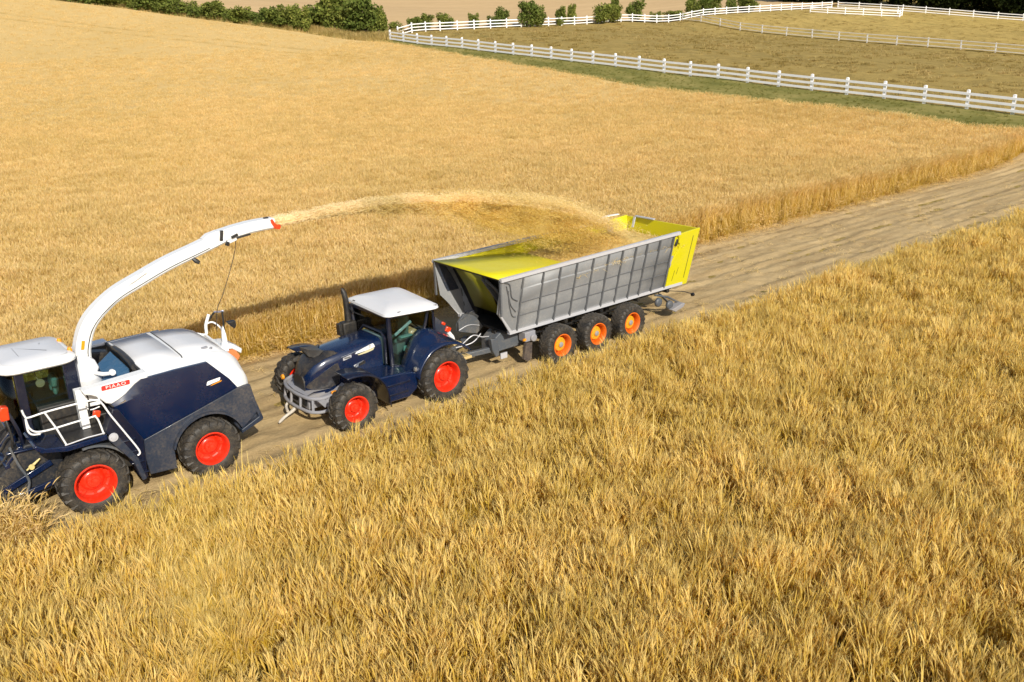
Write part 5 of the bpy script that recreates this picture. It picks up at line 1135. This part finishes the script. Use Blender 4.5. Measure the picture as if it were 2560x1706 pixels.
mb = rb_(); mb.beam((28.38, 25.2, 3.93), (28.40, 26.3, 3.93), .14, .05); mb.beam((28.34, 26.3, 3.9), (28.2, 26.3, 3.45), .12, .04); mb.build('gate_bracket', M['rail_steel'], tl, .01)
# lamp gear under the tail
mb = rb_(); mb.tube([(26.6, 23.5, 1.25), (27.4, 23.5, 1.0), (28.1, 23.5, .62)], .05, 6); mb.beam((27.0, 23.6, 1.2), (27.5, 23.5, .7), .25, .04); mb.box(26.4, 28.2, 24.0, 25.8, 1.1, 1.3); mb.build('lamp_bracket', M['frame'], tl, .01)
for x, z in ((26.75, .92), (27.45, .66)):
    mb = rb_(); mb.lathe([(0, -.08), (.13, -.07), (.19, -.03), (.2, .05), (.12, .12), (0, .13)], (x, 23.42, z), 20); mb.build('tail_lamp', M['frame'], tl, smooth=60)
mb = rb_(); mb.prism([(27.35, .5), (28.05, .66), (28.2, .62), (28.1, .48), (27.6, .36)], 23.2, 23.6); mb.build('lamp_tray', M['bumper'], tl, .02)
mb = rb_(); mb.tube([(27.4, 23.45, 1.28), (28.2, 23.3, 1.12), (28.55, 23.2, .98)], .018, 6); mb.lathe([(0, -.05), (.07, -.04), (.08, .06), (0, .09)], (28.62, 23.18, .92), 12, ax='X'); mb.build('marker_arm', M['black'], tl)

# ------------------------------------------------------------------ chopped crop: load and flying stream
def load_surface():
    x = np.linspace(21.6, 28.33, 90); y = np.linspace(22.98, 26.84, 52); X, Y = np.meshgrid(x, y)
    Z = 3.22 + .50 * np.exp(-((X - 25.6) / 1.5) ** 2 - ((Y - 25.0) / 1.5) ** 2) - .25 * np.clip((22.6 - X) / 1.0, 0, 1) + .14 * (vnoise(X, Y, .5, 61) - .5) + .10 * (vnoise(X, Y, .16, 62) - .5) + .06 * (vnoise(X, Y, .07, 63) - .5)
    v = np.c_[X.ravel(), Y.ravel(), Z.ravel()]; h, w_ = X.shape; i = np.arange(h * w_).reshape(h, w_); f = np.c_[i[:-1, :-1].ravel(), i[:-1, 1:].ravel(), i[1:, 1:].ravel(), i[1:, :-1].ravel()]
    n = 900; k = rng.integers(0, len(v), n); s = rng.uniform(.25, .6, n)
    return scatter('crop_load', C_STRAW, v[k] + [0, 0, .01], np.c_[rng.normal(0, .4, n), rng.normal(0, .4, n), rng.uniform(0, 6.28, n)], np.c_[s, s, s], rng.integers(0, 4, n), M['wheat'], v, f, .62)
tag(load_surface(), 'heap of chopped golden crop filling the yellow trailer', 'chopped crop', kind='stuff')

def stream():
    kx = np.array([0, .12, .25, .4, .55, .7, .82, .92, 1.0]); px = np.array([11.05, 12.6, 14.2, 16.1, 18.2, 20.6, 22.6, 24.2, 25.6]); pz = np.array([6.48, 6.55, 6.54, 6.42, 6.15, 5.66, 5.10, 4.45, 3.75])
    up = np.array([.07, .08, .10, .13, .17, .24, .32, .36, .34]); dn = np.array([.07, .09, .13, .28, .60, .95, 1.2, 1.1, .6]); sy = np.array([.12, .13, .15, .2, .27, .38, .5, .6, .6])
    n = 700000; q = rng.random(n); t = np.where(q < .24, rng.random(n) * .42, np.where(q < .55, rng.uniform(.55, 1, n), rng.random(n)))
    a = np.abs(rng.normal(0, 1, n)); s = rng.random(n) < 0.40; zz = np.where(s, a * np.interp(t, kx, up) * .8, -a * np.interp(t, kx, dn) * .62)
    # wisps
    w1 = vnoise(t * 60, zz * 7, 1.0, 71); keep = rng.random(n) < np.clip((w1 - .22) * 2.2, .12, 1); t, zz = t[keep], zz[keep]; n = len(t)
    x = np.interp(t, kx, px) + rng.normal(0, .1, n) * (0.4 + t); z = np.interp(t, kx, pz) + zz; y = 24.93 + rng.normal(0, 1, n) * np.interp(t, kx, sy)
    k = z > 3.2; x, y, z, t, zz = x[k], y[k], z[k], t[k], zz[k]; n = len(x)
    d = np.c_[np.interp(t + .02, kx, px) - np.interp(t - .02, kx, px), np.zeros(n), np.interp(t + .02, kx, pz) - np.interp(t - .02, kx, pz) - .25 * t * np.clip(-zz, 0, 1)]
    d /= np.linalg.norm(d, axis=1)[:, None]; d += rng.normal(0, 1, (n, 3)) * (.05 + .13 * t)[:, None]; d /= np.linalg.norm(d, axis=1)[:, None]
    r = rng.normal(0, 1, (n, 3)); s_ = np.cross(d, r); s_ /= np.linalg.norm(s_, axis=1)[:, None]
    L = rng.uniform(.010, .038, n)[:, None]; W = rng.uniform(.0025, .0050, n)[:, None]; c = np.c_[x, y, z]
    v = np.stack([c - d * L - s_ * W, c + d * L - s_ * W, c + d * L + s_ * W, c - d * L + s_ * W], 1).reshape(-1, 3)
    me = bpy.data.meshes.new('chaff_stream'); me.from_pydata(v.tolist(), [], np.arange(4 * n).reshape(n, 4).tolist())
    at = me.attributes.new('tint', 'FLOAT', 'POINT'); at.data.foreach_set('value', np.repeat(np.clip(rng.normal(.52, .12, n) + .46 * np.clip(1.25 - t / .42, 0, 1) + .22 * (zz > .02), 0, 1), 4).astype(np.float32))  # brighter by the spout and above the core: sunlight painted into the tint
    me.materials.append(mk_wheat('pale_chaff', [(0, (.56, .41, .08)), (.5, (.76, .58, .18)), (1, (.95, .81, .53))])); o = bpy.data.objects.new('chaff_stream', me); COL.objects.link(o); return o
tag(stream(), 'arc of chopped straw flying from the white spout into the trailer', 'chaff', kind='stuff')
# ================================================================== fences
def path_pts(P, step):
    P = np.array(P, float); d = np.r_[0, np.cumsum(np.hypot(*np.diff(P, axis=0).T))]; n = max(1, int(round(d[-1] / step))); s = np.linspace(0, d[-1], n + 1)
    return np.c_[np.interp(s, d, P[:, 0]), np.interp(s, d, P[:, 1])]
def fence(name, label, P, step, h, pw, rails, rh, rt, mat, group=None, jit=0.0):
    p = path_pts(P, step); z = terrain(p[:, 0], p[:, 1]); o = Vector((p[0][0], p[0][1], z[0])); root = empty(name, o); tag(root, label, 'fence', group)
    rd = random.Random(len(p))
    js = [rd.uniform(-jit, jit) for _ in p]
    for i, (x, y) in enumerate(p):
        mb = MB(o); t = (p[min(i + 1, len(p) - 1)] - p[max(i - 1, 0)]); a = math.atan2(t[1], t[0]); hh = h + js[i]
        mb.obox((x, y, z[i] + hh / 2 - .1), (pw / 2, pw / 2, hh / 2 + .1), (js[i] * .3, js[i] * .5, a))
        mb.loft([[(x + q[0], y + q[1], z[i] + hh) for q in ((-pw / 2, -pw / 2), (pw / 2, -pw / 2), (pw / 2, pw / 2), (-pw / 2, pw / 2))], [(x + q[0] * .2, y + q[1] * .2, z[i] + hh + .05) for q in ((-pw / 2, -pw / 2), (pw / 2, -pw / 2), (pw / 2, pw / 2), (-pw / 2, pw / 2))]]) if abs(a % (PI / 2)) < .01 else None
        mb.build('post', mat, root, smooth=0)
    for r in rails:
        secs = []
        for i, (x, y) in enumerate(p):
            t = (p[min(i + 1, len(p) - 1)] - p[max(i - 1, 0)]); n = np.array([-t[1], t[0]]) / np.hypot(*t); zc = z[i] + r * h + js[i] * rd.uniform(-.6, .6); off = pw / 2 + rt / 2 - .012
            c = np.array([x, y]) + n * off * (1 if (n @ np.array([-1, -.3])) > 0 else -1)
            secs.append([(c[0] + n[0] * s * rt / 2, c[1] + n[1] * s * rt / 2, zc + u * rh / 2) for s, u in ((-1, -1), (1, -1), (1, 1), (-1, 1))])
        mb = MB(o); mb.loft(secs); mb.build('rail', mat, root, smooth=0)
    return root
R3 = (.81, .50, .20)
fence('rail_fence', 'long white three rail fence running beside the green verge and the wheat', [(94.45, 151.0), (94.7, 122), (95.0, 90), (95.3, 60), (95.5, 38.5), (95.6, 20)], 4.49, 1.9, .27, R3, .25, .08, M['fence'])
BKP = [(97.5, 153.0), (108, 155.5), (126, 153.3), (147.7, 153.7), (163.5, 154.7), (186.4, 152.9), (215.6, 148.8), (236, 145.8)]
fence('rail_fence', 'far white rail fence along the hedge bushes at the back of the brown paddock', BKP, 4.0, 1.9, .2, R3, .17, .07, M['fence'])
fence('rail_fence', 'distant white rail fence in front of the dark wood', [(237, 144.5), (239.5, 135), (242.4, 125.2), (247, 112), (251, 100.6), (251, 88), (249.6, 76), (249, 55)], 5.6, 1.9, .22, R3, .17, .07, M['fence'])
fence('paddock_fence', 'thin weathered grey fence crossing the middle of the brown paddock', [(181, 152.8), (178.3, 130), (178.4, 90), (178.5, 50)], 6.6, 1.8, .2, (.95, .60, .22), .12, .06, M['fence_old'], jit=.06)
fence('pen_fence', 'small white rail pen standing before the corner of the far fence', [(217, 140.2), (219.5, 133.5), (224.0, 127.2), (226.5, 123.0), (229, 120.5), (234.5, 125.5)], 4.2, 1.9, .2, R3, .17, .07, M['fence'])

# ================================================================== bushes, wood
def mk_leaf(name, cols):
    m = bpy.data.materials.new(name); m.use_nodes = True; nt = m.node_tree; nt.nodes.clear()
    out = N(nt, 'ShaderNodeOutputMaterial'); at = N(nt, 'ShaderNodeAttribute', attribute_name='tint'); oi = N(nt, 'ShaderNodeObjectInfo')
    c = ramp(nt, at.outputs['Fac'], list(zip((0, .5, 1), cols))); v = ramp(nt, oi.outputs['Random'], [(0, (.75, .8, .75)), (1, (1.25, 1.15, 1.0))])
    x = N(nt, 'ShaderNodeMix', data_type='RGBA', blend_type='MULTIPLY'); x.inputs[0].default_value = 1; nt.links.new(c, x.inputs[6]); nt.links.new(v, x.inputs[7])
    d = N(nt, 'ShaderNodeBsdfDiffuse'); t = N(nt, 'ShaderNodeBsdfTranslucent'); mx = N(nt, 'ShaderNodeMixShader'); mx.inputs[0].default_value = .25
    nt.links.new(x.outputs[2], d.inputs[0]); nt.links.new(x.outputs[2], t.inputs[0]); nt.links.new(d.outputs[0], mx.inputs[1]); nt.links.new(t.outputs[0], mx.inputs[2]); nt.links.new(mx.outputs[0], out.inputs[0])
    return m
M['leaf'] = mk_leaf('bush_leaves', [(.085, .115, .026), (.18, .215, .052), (.33, .34, .10)])
M['leaf_dark'] = mk_leaf('wood_leaves', [(.006, .010, .004), (.014, .021, .007), (.035, .045, .014)])
def leaf_cloud(lobes, n, size, seed):
    g = np.random.default_rng(seed); V = []; T = []
    wts = np.array([l[3] * l[4] for l in lobes]); ci = g.choice(len(lobes), n, p=wts / wts.sum())
    L = np.array(lobes)[ci]; d = g.normal(0, 1, (n, 3)); d /= np.linalg.norm(d, axis=1)[:, None]; r = g.random(n) ** .33 * g.uniform(.8, 1.12, n)
    c = L[:, :3] + d * r[:, None] * np.c_[L[:, 3], L[:, 3], L[:, 4]]; k = c[:, 2] > 0.0; c, ci, L = c[k], ci[k], L[k]; n = len(c)
    a = g.normal(0, 1, (n, 3)); a /= np.linalg.norm(a, axis=1)[:, None]; b = np.cross(a, g.normal(0, 1, (n, 3))); b /= np.linalg.norm(b, axis=1)[:, None]
    s = (size * g.uniform(.6, 1.4, n))[:, None]
    v = np.stack([c - a * s, c + b * s * .6, c + a * s, c - b * s * .6], 1).reshape(-1, 3)
    t = np.repeat(np.clip(g.normal(.42, .22, n) + .25 * (g.random(len(lobes))[ci] - .5), 0, 1), 4)
    return v, t, np.arange(4 * n).reshape(n, 4)
def leaf_mesh(name, v, t, f, mat):
    me = bpy.data.meshes.new(name); me.from_pydata(v.tolist(), [], f.tolist()); a = me.attributes.new('tint', 'FLOAT', 'POINT'); a.data.foreach_set('value', t.astype(np.float32)); me.materials.append(mat); return me
BM_ = []
for i in range(6):
    g = random.Random(40 + i); lob = [(0, 0, .42, .34, .40)]
    for k in range(9):
        a = g.random() * 6.28; q = g.uniform(.15, .33); lob.append((q * math.cos(a), q * math.sin(a), g.uniform(.25, .78), g.uniform(.13, .22), g.uniform(.14, .24)))
    v, t, f = leaf_cloud(lob, 2300, .040, 60 + i); crown = leaf_mesh('crown', v, t, f, M['leaf'])
    mb = MB(); mb.tube([(0, 0, -.05), (.01, 0, .25), (0, .02, .6)], [.03, .022, .008], 6)
    for k in range(4):
        a = g.random() * 6.28; mb.tube([(0, 0, .12), (.12 * math.cos(a), .12 * math.sin(a), .35), (.24 * math.cos(a), .24 * math.sin(a), .6)], [.018, .012, .004], 5)
    so_ = mb.build('stem', M['wood']); sm_ = so_.data; bpy.data.objects.remove(so_); BM_.append((crown, sm_))
HEDGE = [(63.3, 213.8, 2.8, 6.4), (61.8, 216.6, 2.6, 5.8), (68.2, 205.3, 3.9, 5.3), (66.5, 208.3, 2.9, 4.1), (69.9, 202.3, 3.2, 4.4), (71.9, 198.5, 3.2, 5.3), (74.5, 194.0, 2.4, 4.0), (76.8, 189.8, 3.3, 5.2), (78.3, 187.3, 2.5, 3.3), (79.6, 184.7, 2.9, 5.1), (81.9, 180.6, 2.4, 3.6), (84.0, 176.9, 3.7, 5.1), (86.8, 171.7, 3.9, 4.4), (90.4, 165.9, 5.9, 7.0), (94.6, 159.9, 6.2, 6.9), (92.6, 162.8, 5.0, 4.6), (96.2, 157.7, 4.5, 3.7), (59, 221, 3.2, 6), (55.5, 227, 3.4, 6), (52, 233, 3.2, 6), (48, 239, 3.5, 6)]
HEDGE += [((a[0] + b[0]) / 2 + .8, (a[1] + b[1]) / 2 + 1.2, (a[2] + b[2]) / 2 * (.8 + .07 * (i % 5)), (a[3] + b[3]) / 2 * .9) for i, (a, b) in enumerate(zip(HEDGE[2:14], HEDGE[3:15]))]
BACK = [(100.5, 157.9, 1.9, 3.0), (104.0, 157.0, 2.2, 2.7), (107.5, 157.9, 2.6, 3.6), (111.9, 157.4, 2.9, 3.4), (118.7, 156.3, 2.5, 2.3), (123.3, 155.9, 2.1, 2.6), (125.2, 155.6, 3.6, 3.2), (130.4, 152.6, 4.3, 4.4), (133.4, 152.9, 3.4, 3.6), (142.9, 156.0, 3.2, 3.1), (146.4, 156, 3.8, 2.2), (152.7, 153.0, 3.9, 4.7), (157.0, 153.2, 3.4, 3.8), (161.1, 156.8, 4.9, 2.4), (168.3, 157, 4.4, 4.0), (175.6, 156.8, 2.2, 2.7), (182.5, 156.2, 2.2, 5.1), (188.6, 155.6, 4.4, 3.8), (139.6, 152.7, 1.4, 1.5), (192.1, 155.0, 3.6, 4.2), (195.8, 154.6, 3.8, 3.9), (201.5, 153.9, 3.2, 3.2), (207.6, 153.0, 3.2, 5.8)]
ORD = 'first second third fourth fifth sixth seventh eighth ninth tenth eleventh twelfth thirteenth fourteenth fifteenth sixteenth seventeenth eighteenth nineteenth twentieth twenty-first twenty-second twenty-third twenty-fourth twenty-fifth twenty-sixth twenty-seventh twenty-eighth twenty-ninth thirtieth thirty-first thirty-second thirty-third thirty-fourth thirty-fifth thirty-sixth'.split()
def bush(i, x, y, h, w_, label, group):
    x, y = (x * .968, y * .968) if ('hedgerow' in group and x < 89) else (x, y)
    cr, stm = BM_[i % 6]; b = empty('bush', (x, y, tz(x, y) - .05), (i * 2.4) % 6.28); b.scale = (w_ * 1.3, w_ * 1.3, h * (1.45 if 'hedgerow' in group else 1.4)); tag(b, label, 'bush', group)
    for nm, me in (('crown', cr), ('stem', stm)):
        o = bpy.data.objects.new(nm, me); COL.objects.link(o); o.parent = b
for i, (x, y, h, w_) in enumerate(sorted(HEDGE, key=lambda q: q[1])):
    sz = 'tall round dark' if h > 4.4 else ('broad' if w_ > 5 else ('small low' if h < 2.6 else 'rounded'))
    bush(i, x, y, h, w_, '%s green bush in the hedgerow, %s from the white fence corner' % (sz, ORD[i]), 'hedgerow bushes between the wheat and the hillside')
for i, (x, y, h, w_) in enumerate(sorted(BACK)):
    sz = 'tall leafy' if h > 4.0 else ('wide' if w_ > 4 else ('small' if h < 2.4 else 'rounded'))
    bush(i + 2, x, y, h, w_, '%s green bush along the far white fence, %s from its hedge end' % (sz, ORD[i]), 'bushes along the far white fence')
# rough grass at the foot of the hedge
M['pad_grass'] = mk_wheat('paddock_tufts', [(0, (.42, .32, .13)), (.5, (.54, .42, .18)), (1, (.64, .52, .25))])
M['hedge_grass'] = mk_wheat('hedge_foot_grass', [(0, (.30, .26, .08)), (.6, (.42, .35, .12)), (1, (.5, .4, .16))])
def hedge_grass():
    n = 5200; t = rng.random(n); P = np.array([(97, 154), (90, 163.5), (84, 174), (78, 185.5), (70, 200), (62, 214), (52, 231), (40, 249)]); d = np.linspace(0, 1, len(P))
    x = np.interp(t, d, P[:, 0]) + rng.uniform(-5, 1, n); y = np.interp(t, d, P[:, 1]) + rng.uniform(-3, .3, n); s = rng.uniform(1.3, 2.6, n)
    A = np.array([(87.5, 140), (80.5, 157.5), (67.2, 186.5), (52, 214.2), (31.8, 246), (10.6, 279)]); B = np.array([(96.5, 153), (90.5, 166), (78.5, 189), (64, 216), (50, 240), (28, 272)]); q = np.linspace(0, 1, 60)
    ax, ay, bx, by = (np.interp(q, np.linspace(0, 1, 6), c) for c in (A[:, 0], A[:, 1], B[:, 0], B[:, 1])); T = np.linspace(-.05, 1.1, 8)
    VX = ax[:, None] + (bx - ax)[:, None] * T; VY = ay[:, None] + (by - ay)[:, None] * T; VZ = terrain(VX, VY) + .15; i = np.arange(480).reshape(60, 8); f = np.c_[i[:-1, :-1].ravel(), i[:-1, 1:].ravel(), i[1:, 1:].ravel(), i[1:, :-1].ravel()]
    return scatter('grass', C_DRY, np.c_[x, y, terrain(x, y)], np.c_[np.zeros(n), np.zeros(n), rng.uniform(0, 6.28, n)], np.c_[s, s, s * 1.7], rng.integers(0, 4, n), M['hedge_grass'], np.c_[VX.ravel(), VY.ravel(), VZ.ravel()], f)
C_PAD = coll('paddock_grass_patterns', [])
for i in range(3):
    o = grass_tuft(720 + i); o.data.materials.clear(); o.data.materials.append(M['pad_grass']); C_PAD.objects.link(o)
def paddock_grass():
    n = 9000; x = rng.uniform(97, 245, n); y = rng.uniform(25, 152, n); k = in_view(x, y, 5) & (vnoise(x, y, 5, 91) > rng.uniform(.2, .7, n)); x, y = x[k], y[k]; n = len(x); s = rng.uniform(.7, 1.7, n)
    return scatter('dry_grass', C_PAD, np.c_[x, y, terrain(x, y)], np.c_[np.zeros(n), np.zeros(n), rng.uniform(0, 6.28, n)], np.c_[s * 1.3, s * 1.3, s * .6], rng.integers(0, 4, n), M['pasture'])
C_DRY = coll('dry_grass_patterns', [])
for i in range(4):
    o = grass_tuft(700 + i); o.data.materials.clear(); o.data.materials.append(mk_wheat('rough_grass', [(0, (.42, .35, .12)), (.5, (.60, .48, .2)), (1, (.74, .58, .28))]) if i == 0 else C_DRY.objects[0].data.materials[0]); C_DRY.objects.link(o)
tag(hedge_grass(), 'rough yellow green grass along the foot of the hedgerow', 'grass', kind='stuff')
tag(paddock_grass(), 'patchy dry tufts over the brown paddock behind the white fence', 'grass', kind='stuff')
def wood():
    V = []; T = []; F = []; nv = 0; g = np.random.default_rng(5)
    for k in range(62):
        u = (k % 31) / 30; x = np.interp(u, [0, .35, .62, .8, 1], [250, 258, 262, 264, 263]) + (k // 31) * 7 + g.normal(0, 1.2); y = np.interp(u, [0, 1], [171, 48]) + g.normal(0, 1.5); h = g.uniform(9, 14); w_ = g.uniform(3.0, 4.4); z = tz(x, y)
        lob = [(0, 0, h * q, w_ * g.uniform(.55, 1), h * .2) for q in (.12, .3, .5, .7, .88)] + [(w_ * .7 * math.cos(a), w_ * .7 * math.sin(a), h * g.uniform(.1, .7), w_ * .5, h * .12) for a in g.random(4) * 6.28]
        v, t, f = leaf_cloud(lob, 1500, .42, 900 + k); V.append(v + [x, y, z - .2]); T.append(t); F.append(f + nv); nv += len(v)
    me = leaf_mesh('woodland', np.concatenate(V), np.concatenate(T), np.concatenate(F), M['leaf_dark']); o = bpy.data.objects.new('woodland', me); COL.objects.link(o); return o
tag(wood(), 'dark dense wood behind the distant white fence', 'wood', kind='stuff')
